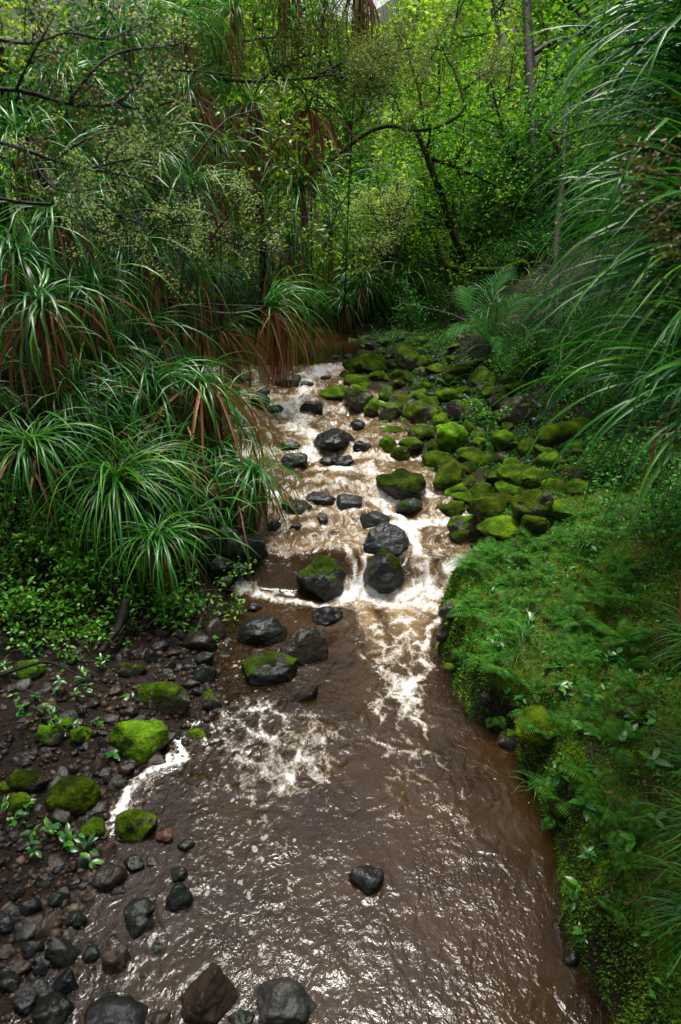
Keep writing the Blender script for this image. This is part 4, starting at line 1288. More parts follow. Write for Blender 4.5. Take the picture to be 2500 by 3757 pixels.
# thicket of the same leaves that clothes the banks behind (uncountable)
def strap_mass(name, label, roots, Ls, mats, az_c=None, seed=5, dead=0.17):
    r = np.random.default_rng(seed)
    pool = [strap_geo(R(r.uniform(-10, 80)), R(r.uniform(90, 160)), r.uniform(.8, 1.5), 5, 0.022, 0.2, 900 + k, 0.5) for k in range(24)]
    bufs = [Buf(), Buf()]
    for k, p in enumerate(roots):
        for j in range(int(r.integers(5, 9))):
            V, F = pool[r.integers(24)]
            an = r.uniform(0, 2 * np.pi) if az_c is None else az_c + r.normal(0, 0.9)
            s = Ls * r.uniform(0.6, 1.15)
            c_, s_ = math.cos(an), math.sin(an)
            W = V * np.array([s, s * r.uniform(.8, 1.3), s])
            W = np.stack([W[:, 0] * c_ - W[:, 1] * s_, W[:, 0] * s_ + W[:, 1] * c_, W[:, 2]], -1) + p + r.normal(0, 0.05, 3)
            bufs[1 if r.random() < dead else 0].add(W, F)
    root = bufs[0].build(name, M[mats[0]])
    tag(root, label, 'undergrowth', kind='stuff')
    d_ = bufs[1].build('dead_leaves', M[mats[1]], root)
    d_['kind'] = 'stuff'
    return root
roots = []
for k in range(520):
    y = rng.uniform(6.4, 15.5)
    g = rng.uniform(0.6, 5.0) if k % 2 else rng.uniform(0.6, 2.6)
    g += 0.5 * (y > 7.4)
    x = float(xL(np.array([y]))[0]) - g
    roots.append(np.array([x, y, gz(x, y) + rng.uniform(0.1, 0.8)]))
strap_mass('kiekie_thicket', 'dense thicket of long strap leaves clothing the whole left bank', roots, 0.8, ('strap_mass', 'dead_mass'))
roots = []
for k in range(130):
    y = rng.uniform(6.3, 9.5)
    x = float(xL(np.array([y]))[0]) - rng.uniform(0.15 + 0.9 * (y > 7.3), 2.3)
    roots.append(np.array([x, y, gz(x, y) + rng.uniform(0.15, 0.55)]))
strap_mass('kiekie_thicket', 'brighter strap leaves filling the gaps low on the left bank beside the rapids', roots, 0.95, ('strap_front', 'dead_mass'), seed=9)
roots = []
for k in range(420):
    y = rng.uniform(2.5, 13)
    x = xRf(y) + rng.uniform(2.2, 5.5)
    roots.append(np.array([x, y, gz(x, y) + rng.uniform(0.1, 0.8)]))
strap_mass('sedge_thicket', 'dark thicket of strap leaves on the slope behind the right overhang', roots, 0.9, ('strap_mass', 'dead_mass'), seed=6, dead=0.08)

roots = []
for k in range(600):
    y = rng.uniform(17.7, 22)
    x = rng.uniform(-8.5, 1.6)
    roots.append(np.array([x, y, gz(x, y) + rng.uniform(0.1, 0.4) + rng.random() ** 2 * 2.2]))
strap_mass('kiekie_thicket', 'tall thicket of strap leaves behind the head of the upper pool', roots, 1.15, ('strap_mass', 'dead_mass'), seed=8)

# ================================================================== trees, shrubs, canopy
M['leaf_sun_painted'] = leaf_mat('painted_light_broad_leaf', [(0.045, 0.19, 0.006), (0.095, 0.33, 0.010), (0.17, 0.44, 0.014), (0.30, 0.52, 0.03)], rough=0.42, trans=0.52, spec=0.35)  # broad-leaf green lightened so the colour itself carries the bright open light
M['leaf_mid'] = leaf_mat('mid_green_leaf', [(0.010, 0.075, 0.008), (0.022, 0.135, 0.012), (0.048, 0.20, 0.014), (0.10, 0.28, 0.02)], rough=0.45, trans=0.38, spec=0.25)
M['leaf_gloss'] = leaf_mat('glossy_seedling_leaf', [(0.012, 0.11, 0.014), (0.022, 0.18, 0.018), (0.05, 0.27, 0.018), (0.11, 0.36, 0.02)], rough=0.42, trans=0.3, spec=0.4)
M['leaf_spring'] = leaf_mat('spring_green_leaf', [(0.03, 0.17, 0.014), (0.06, 0.28, 0.018), (0.12, 0.38, 0.018), (0.22, 0.46, 0.02)], rough=0.38, trans=0.35, spec=0.45)
M['leaf_far_painted'] = leaf_mat('painted_light_far_leaf', [(0.09, 0.25, 0.010), (0.19, 0.41, 0.02), (0.31, 0.54, 0.05), (0.48, 0.64, 0.16)], rough=0.5, trans=0.55, spec=0.25)  # colour raised well past real foliage, standing in for sky glow on distant leaves
M['leaf_fine'] = leaf_mat('feathery_leaf', [(0.06, 0.11, 0.012), (0.11, 0.18, 0.022), (0.18, 0.26, 0.045), (0.28, 0.34, 0.10)], rough=0.5, trans=0.35)
M['lichen_leaf'] = leaf_mat('pale_lichen', [(0.28, 0.42, 0.14), (0.42, 0.56, 0.24), (0.52, 0.64, 0.34)], rough=0.8, trans=0.45)
M['leaf_rust'] = leaf_mat('rusty_leaf', [(0.09, 0.03, 0.008), (0.14, 0.06, 0.010), (0.11, 0.11, 0.012), (0.13, 0.16, 0.02)], rough=0.4, trans=0.3)
M['leaf_sprig'] = leaf_mat('yellow_green_sprig', [(0.06, 0.17, 0.006), (0.10, 0.24, 0.008), (0.18, 0.30, 0.010), (0.26, 0.33, 0.012)], rough=0.32, trans=0.4)
M['leaf_dead'] = leaf_mat('dead_brown_leaf', [(0.06, 0.02, 0.012), (0.12, 0.045, 0.025), (0.17, 0.08, 0.04)], rough=0.6, trans=0.2)

def wiggle(p, d, L, n, wob, sag=0.0, r=rng):
    d = np.asarray(d, float); d = d / (np.linalg.norm(d) + 1e-9)
    P = [np.asarray(p, float)]
    for k in range(n):
        d = d + r.normal(0, wob, 3) + np.array([0, 0, -sag])
        d = d / np.linalg.norm(d)
        P.append(P[-1] + d * L / n)
    return np.array(P)

def branch_out(buf, pts, r0, r1, levels, nsub, sublen, tips, wob=0.22, up=0.15, sides=6, sag=0.0, r=rng, start=0.25):
    """a limb along pts with side branches in several levels; gathers twig points in tips"""
    n = len(pts)
    buf.tube(pts, np.linspace(r0, r1, n), sides, 0.15)
    T = np.gradient(pts, axis=0)
    for k in range(nsub):
        i = int(r.uniform(start, 1.0) * (n - 1))
        t = T[i] / (np.linalg.norm(T[i]) + 1e-9)
        side = np.cross(t, unit_r(r))
        side /= np.linalg.norm(side) + 1e-9
        d = t * r.uniform(0.2, 0.8) + side + np.array([0, 0, up])
        L = sublen * r.uniform(0.5, 1.2)
        q = wiggle(pts[i], d, L, 5 if levels > 0 else 3, wob, sag, r)
        rr = max(r0 + (r1 - r0) * i / n, r1)
        if levels > 0:
            branch_out(buf, q, rr * 0.55, r1 * 0.5, levels - 1, max(2, nsub // 2), sublen * 0.5, tips, wob, up, max(3, sides - 2), sag, r)
        else:
            buf.tube(q, np.linspace(rr * 0.45, r1 * 0.35, len(q)), 3)
            tips.extend(q[1:])
    tips.extend(pts[-max(2, n // 4):])

def unit_r(r):
    v = r.normal(size=3)
    return v / np.linalg.norm(v)

def leaf_cloud(buf, tips, per, sig, L, W, up=0.6, hi=False, droop=0.0, r=rng):
    C = np.repeat(np.asarray(tips, float), per, axis=0)
    n = len(C)
    P = C + r.normal(0, sig, (n, 3))
    D = r.normal(size=(n, 3)); D[:, 2] = D[:, 2] * 0.5 - droop
    Nn = r.normal(size=(n, 3)) * (1 - up); Nn[:, 2] += up
    buf.leaves(P, D, Nn, L * r.uniform(0.6, 1.25, n), W * r.uniform(0.7, 1.2, n), 0.2, hi)

def px_path(pts, n=24):
    return spline([at(*q) for q in pts], n)

def seat(P, drop=0.1):
    """run the foot of a path into the ground"""
    P = np.asarray(P)
    e = P[0].copy()
    g = gz(e[0], e[1])
    if e[2] > g:
        k = 6
        foot = np.stack([np.full(k, e[0]), np.full(k, e[1]), np.linspace(g - drop, e[2], k, endpoint=False)], -1)
        P = np.vstack([foot, P])
    return P

# ---- the tall dark tree and the crooked mossy ones beyond the pool
def tree(name, label, limbs, bark, leafm, per, sig, L, W, group=None, levels=1, nsub=5, sublen=1.0, cat='tree', hi=False, up=0.25):
    base = limbs[0][0][0]
    root = empty(name, base)
    tag(root, label, cat, group)
    tips = []
    for k, (pts, r0, r1) in enumerate(limbs):
        b = Buf()
        branch_out(b, pts - base, r0, r1, levels, nsub, sublen, tips, up=up)
        b.build('trunk' if k == 0 else 'limb', M[bark], root)
    b = Buf()
    leaf_cloud(b, tips, per, sig, L, W, hi=hi)
    b.build('crown', M[leafm], root, smooth=False)
    return root

tree('forest_tree', 'tall dark straight-trunked tree standing beyond the boulder jumble',
     [(seat(px_path([(2010, 1180, 16.5), (1985, 900, 16.6), (1970, 650, 16.8), (1955, 400, 17), (1940, 150, 17.2), (1925, -160, 17.4)], 30)), 0.20, 0.11),
      (px_path([(1965, 700, 16.7), (1900, 600, 16.4), (1860, 540, 16.2), (1830, 420, 16), (1800, 300, 15.8)], 14), 0.07, 0.02),
      (px_path([(1975, 770, 16.7), (2040, 650, 16.6), (2110, 560, 16.5), (2150, 400, 16.4)], 14), 0.07, 0.02)],
     'bark', 'leaf_sun_painted', 2, 0.17, 0.095, 0.055, nsub=6, sublen=1.4)
tree('crooked_tree', 'crooked mossy tree whose long limb arches up over the pool',
     [(seat(px_path([(1770, 1010, 15.8), (1690, 920, 15.5), (1640, 780, 15.2), (1590, 640, 15.0), (1545, 520, 14.8), (1500, 430, 14.8)], 26)), 0.11, 0.05),
      (px_path([(1170, 625, 14.0), (1250, 560, 14.0), (1340, 490, 14.1), (1430, 462, 14.2), (1520, 478, 14.4), (1620, 460, 14.6), (1700, 400, 14.7), (1690, 320, 14.7), (1660, 220, 14.8), (1665, 100, 15), (1710, -20, 15.1)], 40), 0.055, 0.03),
      (px_path([(1585, 580, 15.0), (1680, 615, 14.8), (1780, 660, 14.7), (1850, 700, 14.7)], 16), 0.06, 0.035)],
     'bark_moss', 'leaf_sun_painted', 4, 0.12, 0.08, 0.045, nsub=8, sublen=0.8)
t_ = tree('leaning_tree', 'leaning tree with an elbowed mossy branch lying level above the palm seedling',
     [(seat(px_path([(1950, 1040, 15.6), (1920, 965, 15.4), (1850, 990, 15.2), (1760, 992, 15.0), (1680, 985, 14.9), (1635, 968, 14.8), (1615, 900, 14.8), (1605, 850, 14.8)], 26)), 0.085, 0.06)],
     'bark_moss', 'leaf_sun_painted', 3, 0.08, 0.07, 0.04, nsub=5, sublen=0.5, levels=0)
tree('slender_tree', 'slender pale branch slanting down toward the palm seedling',
     [(seat(px_path([(1800, 1255, 14.4), (1740, 1200, 14.3), (1660, 1155, 14.2), (1560, 1130, 14.1), (1470, 1113, 14.0)], 18)), 0.032, 0.012)],
     'bark_pale', 'leaf_mid', 3, 0.06, 0.05, 0.03, nsub=4, sublen=0.3, levels=0)
tree('slender_tree', 'thin mossy stem rising crookedly behind the palm seedling',
     [(seat(px_path([(1770, 1240, 14.8), (1690, 1120, 14.7), (1650, 1000, 14.8), (1640, 860, 15), (1600, 760, 15.2), (1560, 650, 15.4)], 20)), 0.045, 0.02)],
     'bark_moss', 'leaf_sun_painted', 4, 0.1, 0.08, 0.045, nsub=6, sublen=0.6)
tree('forest_tree', 'grey lichened trunk standing at the dark bank beside the mossy log',
     [(seat(px_path([(2075, 1250, 14.5), (2050, 1100, 14.6), (2040, 950, 14.8), (2060, 700, 15), (2080, 400, 15.3), (2120, 100, 15.6)], 24)), 0.11, 0.07)],
     'bark_pale', 'leaf_mid', 2, 0.13, 0.08, 0.05, nsub=6, sublen=0.8)
tree('crooked_tree', 'twisting dark tree rising behind the tall straight trunk',
     [(seat(px_path([(1830, 900, 19.0), (1870, 700, 19), (1850, 500, 19), (1790, 330, 19), (1830, 150, 19), (1800, -60, 19)], 24)), 0.09, 0.05)],
     'bark', 'leaf_far_painted', 6, 0.16, 0.10, 0.06, nsub=9, sublen=1.3)
tree('crooked_tree', 'crooked root-legged tree leaning over the far pool shore',
     [(seat(px_path([(1430, 1200, 16.2), (1400, 1130, 16.1), (1350, 1060, 16), (1320, 980, 16), (1330, 880, 16.1)], 16)), 0.075, 0.045)],
     'bark', 'leaf_mid', 4, 0.12, 0.07, 0.04, nsub=6, sublen=0.7)

# slim saplings
GSP = 'slim saplings in the bright understorey'
TONE = {'leaf_sun_painted': 'yellow-green', 'leaf_mid': 'deep green', 'leaf_far_painted': 'pale lime'}
def spot(px):
    return ('behind the far pool shore' if px < 1500 else 'beneath the arching mossy limb' if px < 1700 else 'behind the palm seedling' if px < 1880 else 'around the tall dark trunk' if px < 2080 else 'on the right slope beyond the jumble')
for k in range(34):
    px = 1380 + (k * 137) % 860 + random.uniform(-20, 20)
    d = random.uniform(15.5, 22)
    if d < 17.2 and px < 1500: d = 18
    if 1850 < px < 2060: d = max(d, 18.5)
    p0 = at(px, 1100, d)
    x, y = p0[0], p0[1]
    z0 = gz(x, y)
    H = random.uniform(2.5, 5.5)
    pts = wiggle((x, y, z0 - 0.1), (random.gauss(0, .15), random.gauss(0, .1), 1), H, 12, 0.09)
    bk, lm = random.choice(['bark_pale', 'bark_pale', 'twig']), random.choice(['leaf_sun_painted', 'leaf_sun_painted', 'leaf_mid'])
    tree('sapling', ('tall ' if H > 4.3 else 'short ' if H < 3.3 else 'slim ') + ('pale-stemmed' if bk == 'bark_pale' else 'brown-stemmed') + ' sapling with ' + TONE[lm] + ' leaves ' + spot(px), [(pts, random.uniform(0.014, 0.03), 0.006)],
         bk, lm, 5, 0.12, random.uniform(0.09, 0.15), 0.06, GSP, levels=0, nsub=16, sublen=0.55)

# broad-leaved shrubs in the understorey
def shrub(name, label, base, H, rad, nst, leafm, per, sig, L, W, bark='twig', group=None, levels=1, nsub=5, hi=False, cat='shrub', lean=(0, 0), r0=0.012, sag=0.0, up=0.6):
    root = empty(name, base)
    tag(root, label, cat, group)
    tips = []
    b = Buf()
    for k in range(nst):
        an = random.uniform(0, 2 * math.pi)
        d = np.array([math.cos(an) * rad / H + lean[0], math.sin(an) * rad / H + lean[1], 1.0])
        pts = wiggle((random.gauss(0, .03), random.gauss(0, .03), -0.06), d, H * random.uniform(.7, 1.15), 9, 0.14, sag)
        branch_out(b, pts, r0, r0 * 0.35, levels, nsub, H * 0.45, tips, sides=4, sag=sag)
    b.build('woody_stem', M[bark], root)
    f = Buf()
    leaf_cloud(f, tips, per, sig, L, W, hi=hi, up=up)
    f.build('foliage', M[leafm], root, smooth=False)
    return root

GUS = 'bright shrubs of the understorey beyond the pool'
for k in range(46):
    px = 1330 + (k * 211) % 1000 + random.uniform(-30, 30)
    d = 17.2 + (k % 9) * 0.85 + random.uniform(-.3, .3)
    if 1850 < px < 2060: d = max(d, 18.8)
    p0 = at(px, 1100, d)
    z0 = gz(p0[0], p0[1])
    H = random.uniform(1.2, 3.2)
    lm = random.choice(['leaf_sun_painted', 'leaf_mid', 'leaf_mid', 'leaf_far_painted'])
    shrub('understorey_shrub', ('tall ' if H > 2.5 else 'low ' if H < 1.8 else 'mid-height ') + TONE[lm] + ' broad-leaved shrub ' + spot(px), (p0[0], p0[1], z0), H, random.uniform(.4, .9), 4,
          lm, 5, 0.13, random.uniform(0.11, 0.18), 0.075, group=GUS, nsub=6)
GFS = 'dark shrubs along the far bank'
for k in range(20):
    px = 1180 + k * 52 + random.uniform(-20, 20)
    d = 15.6 + random.uniform(-.5, 1.8) if px > 1480 else 18.2 + random.uniform(0, .8)
    p0 = at(px, 1180, d)
    z0 = gz(p0[0], p0[1])
    shrub('bank_shrub', 'low dark-leaved shrub on the far bank ' + ('behind the still pool head' if px < 1330 else 'by the crooked-rooted tree' if px < 1500 else 'under the slender pale branch' if px < 1680 else 'around the palm seedling' if px < 1900 else 'in the gloom beneath the trunks'), (p0[0], p0[1], z0), random.uniform(.6, 1.3), .5, 5,
          random.choice(['leaf_mid', 'leaf_mid', 'leaf_gloss']), 4, 0.07, random.uniform(0.05, 0.08), 0.035, group=GFS, nsub=5)
# left side backing: shrubs and trees behind the strap leaves
GLB = 'trees behind the left bank'
for k, (px, d, H) in enumerate([(40, 11.5, 6.5), (240, 13, 7), (420, 15.5, 7), (600, 17, 7.5), (780, 18, 8), (960, 18, 7.5), (1130, 19.5, 7.5), (1280, 21, 7), (180, 14, 8), (500, 17, 8.5), (860, 20.5, 8.5)]):
    p0 = at(px, 1000, d)
    z0 = gz(p0[0], p0[1])
    pts = wiggle((p0[0], p0[1], z0 - 0.2), (random.gauss(0, .1), random.gauss(0, .1), 1), H, 14, 0.07)
    tree('forest_tree', 'leafy ' + ('tall ' if H > 7.4 else 'lower ') + 'dark tree behind ' + ['the brown-tasselled rosette', 'the high shaded rosettes', 'the blurred lichened twigs', 'the dead brown skirts', 'the feathery canopy', 'the arching rosette stem', 'the head of the upper pool', 'the silvery arching clump', 'the upper lichened branch', 'the light green high rosettes', 'the pool-head thicket'][k], [(pts, 0.11, 0.04)], 'bark', random.choice(['leaf_mid', 'leaf_far_painted', 'leaf_mid']), 7, 0.26, 0.14, 0.08, GLB, nsub=16, sublen=1.6)
GRB = 'trees on the right slope'
for k, (px, d, H) in enumerate([(2420, 13, 6), (2500, 11, 6), (2640, 9.5, 6), (2440, 16, 7), (2560, 14, 7), (2260, 20.5, 7)]):
    p0 = at(px, 1000, d)
    z0 = gz(p0[0], p0[1])
    pts = wiggle((p0[0], p0[1], z0 - 0.2), (random.gauss(-.05, .1), random.gauss(0, .1), 1), H, 14, 0.07)
    tree('forest_tree', ('tall' if H > 6.5 else 'lower') + ' leafy tree on the right slope ' + ['behind the set-back strap leaves', 'behind the upper overhanging leaves', 'above the lowest overhang', 'beyond the mossy log', 'high behind the overhang', 'beyond the grey lichened trunk'][k], [(pts, 0.10, 0.035)], 'bark', random.choice(['leaf_mid', 'leaf_sun_painted', 'leaf_mid']), 8, 0.24, 0.11, 0.065, GRB, nsub=14, sublen=1.4)
GFT = 'far forest trees'
for k in range(20):
    px = 900 + (k * 173) % 1700
    d = 26 + (k % 7) * 2.4
    p0 = at(px, 700, d)
    z0 = gz(p0[0], p0[1])
    H = random.uniform(5.0, 8)
    pts = wiggle((p0[0], p0[1], z0 - 0.2), (random.gauss(0, .12), random.gauss(0, .1), 1), H, 14, 0.08)
    bk = random.choice(['bark', 'bark_pale'])
    tree('forest_tree', ('tall ' if H > 6.8 else 'lower ') + ('dark' if bk == 'bark' else 'pale') + '-trunked tree with lime crown far ' + ('behind the feathery canopy' if px < 1300 else 'behind the arching mossy limb' if px < 1750 else 'behind the tall dark trunk' if px < 2150 else 'up the right slope'), [(pts, random.uniform(.06, .12), 0.035)], bk, 'leaf_far_painted', 6, 0.30, 0.26, 0.16, GFT, nsub=16, sublen=1.9)
# ground-level mass behind everything: ferns and leaf litter nobody could count
b = Buf()
n = 26000
yy = rng.uniform(17.9, 44, n)
xx = rng.uniform(-14, 16, n)
zz = ground(xx, yy) + rng.gamma(2.0, 0.35, n)
D = rng.normal(size=(n, 3)); D[:, 2] *= 0.6
Nn = rng.normal(size=(n, 3)) * 0.5; Nn[:, 2] += 0.7
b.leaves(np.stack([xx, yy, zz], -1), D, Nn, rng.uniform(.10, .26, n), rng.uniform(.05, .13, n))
tag(b.build('forest_undergrowth', M['leaf_far_painted'], smooth=False), 'bright leafy undergrowth covering the forest floor beyond the pool', 'undergrowth', kind='stuff')

# feathery canopy layer across the upper middle
def feather_tree(label, limbs_px, per, sig, group=None, L=0.06, W=0.022, leafm='leaf_fine'):
    limbs = [px_path(q, 18) for q in limbs_px]
    base = limbs[0][0]
    root = empty('feathery_tree', base)
    tag(root, label, 'tree', group)
    tips = []
    for k, pts in enumerate(limbs):
        b = Buf()
        branch_out(b, pts - base, 0.035, 0.010, 2, 9, 0.75, tips, wob=0.2, up=0.1)
        b.build('trunk' if k == 0 else 'limb', M['bark'], root)
    f = Buf()
    leaf_cloud(f, tips, per, sig, L, W, up=0.5)
    f.build('crown', M[leafm], root, smooth=False)
    return root
feather_tree('feathery fine-leaved tree spreading a pale level canopy over the upper stream',
    [[(520, 420, 12.2), (620, 330, 12.2), (720, 290, 12.2), (850, 270, 12.3)],
     [(620, 330, 12.2), (760, 240, 12.4), (880, 210, 12.4)],
     [(800, 290, 12.2), (950, 300, 12.2), (1100, 290, 12.2), (1250, 270, 12.3), (1400, 270, 12.4)],
     [(950, 300, 12.3), (1050, 230, 12.4), (1180, 190, 12.5)],
     [(1150, 290, 12.3), (1280, 220, 12.4), (1420, 200, 12.6), (1520, 170, 12.8)],
     [(1250, 280, 12.3), (1350, 320, 12.3), (1450, 310, 12.4)]], 11, 0.09)
feather_tree('feathery dark tree spreading behind the arch of the mossy limb',
    [[(1560, 500, 17), (1540, 350, 16.8), (1500, 200, 16.6), (1480, 60, 16.5)], [(1520, 300, 16.8), (1600, 180, 16.8), (1640, 60, 16.8)], [(1700, 330, 16.8), (1780, 270, 16.6), (1850, 250, 16.6)]], 7, 0.10)
feather_tree('grey lichen-hung dead tree standing on the far shore',
    [[(1500, 1090, 16.2), (1450, 900, 16.0), (1430, 760, 16), (1480, 640, 16)], [(1450, 900, 16), (1390, 820, 15.9), (1350, 760, 15.9)], [(1440, 850, 16), (1520, 700, 16)], [(1470, 960, 16), (1360, 930, 15.8)]], 3, 0.09, leafm='lichen_leaf', L=0.05, W=0.03)

# unseen trees added beside and behind the viewer to shade the lower pool
GCT = 'unseen trees added to shade the lower pool'
for (tx, ty, limbs, lab) in [
    (-4.6, 1.2, [(-2.6, 1.6, 7.4), (-1.9, 3.0, 7.2), (-3.0, 0.2, 7.0)], 'unseen overhanging tree added for shade on the left bank beside the gravel bar'),
    (-5.4, 4.6, [(-3.2, 4.4, 7.6), (-2.6, 5.6, 8.2), (-4.0, 3.4, 7.4)], 'unseen overhanging tree added for shade above the left strap-leaved bank'),
    (5.0, 1.0, [(2.6, 1.4, 7.2), (2.0, 2.8, 7.4), (3.2, 0.0, 7.0)], 'unseen overhanging tree added for shade on the right bank above the sedge tussocks'),
    (5.6, 4.6, [(3.4, 4.6, 7.8), (2.9, 5.8, 8.2), (3.8, 3.2, 7.4)], 'unseen overhanging tree added for shade above the right fern bank'),
    (-2.4, -3.6, [(-1.6, -1.6, 7.6), (-0.6, -0.6, 8.0), (-2.6, -2.0, 7.4)], 'unseen overhanging tree added for shade behind the viewpoint on the left'),
    (2.6, -3.6, [(1.8, -1.6, 7.6), (0.9, -1.2, 7.8), (2.8, -1.8, 7.4)], 'unseen overhanging tree added for shade behind the viewpoint on the right')]:
    z0 = gz(tx, ty)
    trunk = spline([(tx, ty, z0 - .2), (tx * .98, ty + .1, z0 + 2.2), (tx * .9, ty + .2, 5.2), (tx * .8, ty + .3, 6.8)], 14)
    L_ = [(trunk, 0.15, 0.08)] + [(spline([(tx * .9, ty + .2, 5.2), ((tx * .9 + q[0]) / 2, (ty + q[1]) / 2, 6.4), q], 12), 0.07, 0.02) for q in limbs]
    tree('unseen_shade_tree', lab, L_, 'bark', 'leaf_mid', 12, 0.27, 0.14, 0.08, GCT, nsub=8, sublen=1.2)

# ---- near overhanging branches, top left, out of focus
def near_branch(name, label, limbs_px, mats, per, sig, L, W, nsub=9, sublen=0.35, r0=0.009, hi=False, levels=1, group=None, tuft=0.5, bark='bark'):
    limbs = [px_path(q, 22) for q in limbs_px]
    base = limbs[0][0]
    root = empty(name, base)
    tag(root, label, 'branch', group)
    tips = []
    for k, pts in enumerate(limbs):
        b = Buf()
        branch_out(b, pts - base, r0 * (1 if k == 0 else .7), 0.003, levels, nsub, sublen, tips, wob=0.28, up=0.05, start=0.1)
        b.build('bough' if k == 0 else 'side_bough', M[bark], root)
    tips = np.array(tips)
    for j, (m, share) in enumerate(mats):
        sel = tips[rng.random(len(tips)) < share]
        f = Buf()
        leaf_cloud(f, sel, per, sig, L, W, up=0.4, hi=hi)
        f.build('foliage', M[m], root, smooth=False)
    return root
near_branch('lichened_branch', 'blurred dark branch with pale lichen tufts sweeping across the strap leaves',
    [[(-150, 690, 3.0), (60, 740, 3.1), (250, 755, 3.2), (430, 790, 3.3), (600, 850, 3.4), (800, 880, 3.5), (980, 925, 3.6), (1100, 905, 3.6)],
     [(430, 790, 3.3), (560, 770, 3.3), (700, 830, 3.4), (820, 790, 3.5)],
     [(600, 850, 3.4), (690, 950, 3.4), (800, 950, 3.5)], [(780, 870, 3.5), (860, 760, 3.5), (900, 700, 3.5)], [(250, 755, 3.2), (330, 840, 3.2), (520, 870, 3.3)]],
    [('lichen_leaf', 0.12), ('leaf_mid', 0.04), ('leaf_dead', 0.02)], 34, 0.024, 0.013, 0.008, nsub=9, sublen=0.22)
near_branch('lichened_branch', 'blurred thick branch with dark forked twigs, above the lichened one crossing the strap leaves',
    [[(-150, 500, 2.7), (30, 530, 2.8), (200, 590, 2.9), (330, 620, 2.9), (480, 650, 3.0), (620, 690, 3.1), (760, 720, 3.2)],
     [(200, 590, 2.9), (300, 520, 2.9), (420, 480, 3.0), (540, 520, 3.0), (640, 430, 3.1)],
     [(330, 620, 2.9), (450, 590, 2.9), (560, 570, 3.0)], [(100, 560, 2.8), (200, 690, 2.8), (330, 700, 2.9)]],
    [('lichen_leaf', 0.09), ('leaf_mid', 0.05), ('leaf_dead', 0.02)], 34, 0.024, 0.013, 0.008, nsub=10, sublen=0.22)
near_branch('lichened_branch', 'blurred arching branch with grey-green leaves and reddish bits near the top corner',
    [[(-150, 330, 2.4), (60, 330, 2.5), (250, 380, 2.6), (420, 380, 2.7), (520, 290, 2.8), (600, 255, 2.9), (760, 265, 3.0), (900, 280, 3.1)],
     [(-100, 120, 2.3), (100, 160, 2.4), (250, 120, 2.5), (400, 140, 2.6), (560, 60, 2.7)],
     [(250, 380, 2.6), (350, 250, 2.6), (450, 190, 2.7), (600, 170, 2.8), (720, 150, 2.9)],
     [(60, 330, 2.5), (120, 200, 2.4), (200, 60, 2.4)], [(420, 380, 2.7), (530, 400, 2.8), (640, 370, 2.8)]],
    [('lichen_leaf', 0.05), ('leaf_mid', 0.08), ('leaf_dead', 0.025)], 22, 0.028, 0.018, 0.011, nsub=10, sublen=0.26)
near_branch('leafy_branch', 'yellow-green leafy sprig lit against the dead brown skirts',
    [[(700, 600, 5.0), (800, 470, 5.0), (880, 420, 5.1), (960, 450, 5.1), (1060, 480, 5.2), (1160, 530, 5.2)],
     [(880, 420, 5.1), (960, 400, 5.1), (1050, 395, 5.2)], [(900, 440, 5.1), (960, 520, 5.1), (1040, 600, 5.2), (1080, 620, 5.2)], [(960, 450, 5.1), (1020, 510, 5.1), (1100, 510, 5.2)]],
    [('leaf_sprig', 0.75)], 3, 0.03, 0.055, 0.026, nsub=7, sublen=0.22, hi=True, levels=0, bark='twig', r0=0.008)
near_branch('leafy_branch', 'second yellow-green leafy sprig hanging lower beside the lichened twigs',
    [[(880, 900, 5.0), (960, 830, 5.0), (1040, 800, 5.0), (1130, 800, 5.0), (1200, 850, 5.0)], [(1040, 800, 5.0), (1120, 850, 5.0), (1220, 900, 5.0)], [(980, 820, 5.0), (1080, 780, 5.0)]],
    [('leaf_sprig', 0.7)], 3, 0.03, 0.05, 0.022, nsub=6, sublen=0.18, hi=True, levels=0, bark='twig', r0=0.007)
near_branch('leafy_branch', 'out-of-focus sprig of small rusty and olive leaves against the right overhang',
    [[(2620, 560, 2.3), (2480, 570, 2.3), (2380, 540, 2.3), (2260, 530, 2.3)], [(2560, 640, 2.3), (2420, 640, 2.3), (2330, 620, 2.3)], [(2580, 720, 2.3), (2460, 760, 2.3), (2400, 820, 2.3)], [(2600, 820, 2.3), (2500, 870, 2.3), (2430, 920, 2.3)]],
    [('leaf_rust', 0.85)], 4, 0.022, 0.022, 0.013, nsub=8, sublen=0.14, hi=False, levels=0, bark='twig', r0=0.006)

# ---- shrubs at the left foot of the bank
GLS = 'small-leaved shrubs above the gravel bar'
for q, lab in [((90, 2100, 5.6), 'small-leaved twiggy shrub at the left edge above the gravel'), ((260, 2180, 5.9), 'small-leaved shrub beside the lowest strap-leaved clump'),
               ((40, 1900, 5.6), 'small-leaved shrub against the left strap leaves'), ((420, 2230, 6.0), 'sprawling leafy twigs over the top of the gravel bar'),
               ((150, 2330, 5.2), 'leafy twigs drooping over shaded mossy boulder'), ((30, 2260, 5.2), 'bright leafy shrub at the edge above the dark curved branch'), ((330, 2060, 6), 'bright small-leaved shrub between two strap-leaved clumps'), ((620, 2200, 6.2), 'sparse leafy twigs beside the fanning strap leaves')]:
    p = on_ground(q[0], q[1])
    shrub('small_leaved_shrub', lab, (p[0], p[1], gz(p[0], p[1])), random.uniform(.6, .9), .5, 5, 'leaf_spring', 2, 0.04, 0.055, 0.030, group=GLS, hi=True, lean=(0.25, -0.35), r0=0.007, sag=0.05, nsub=6)
GRS = 'small shrubs on the right slope'
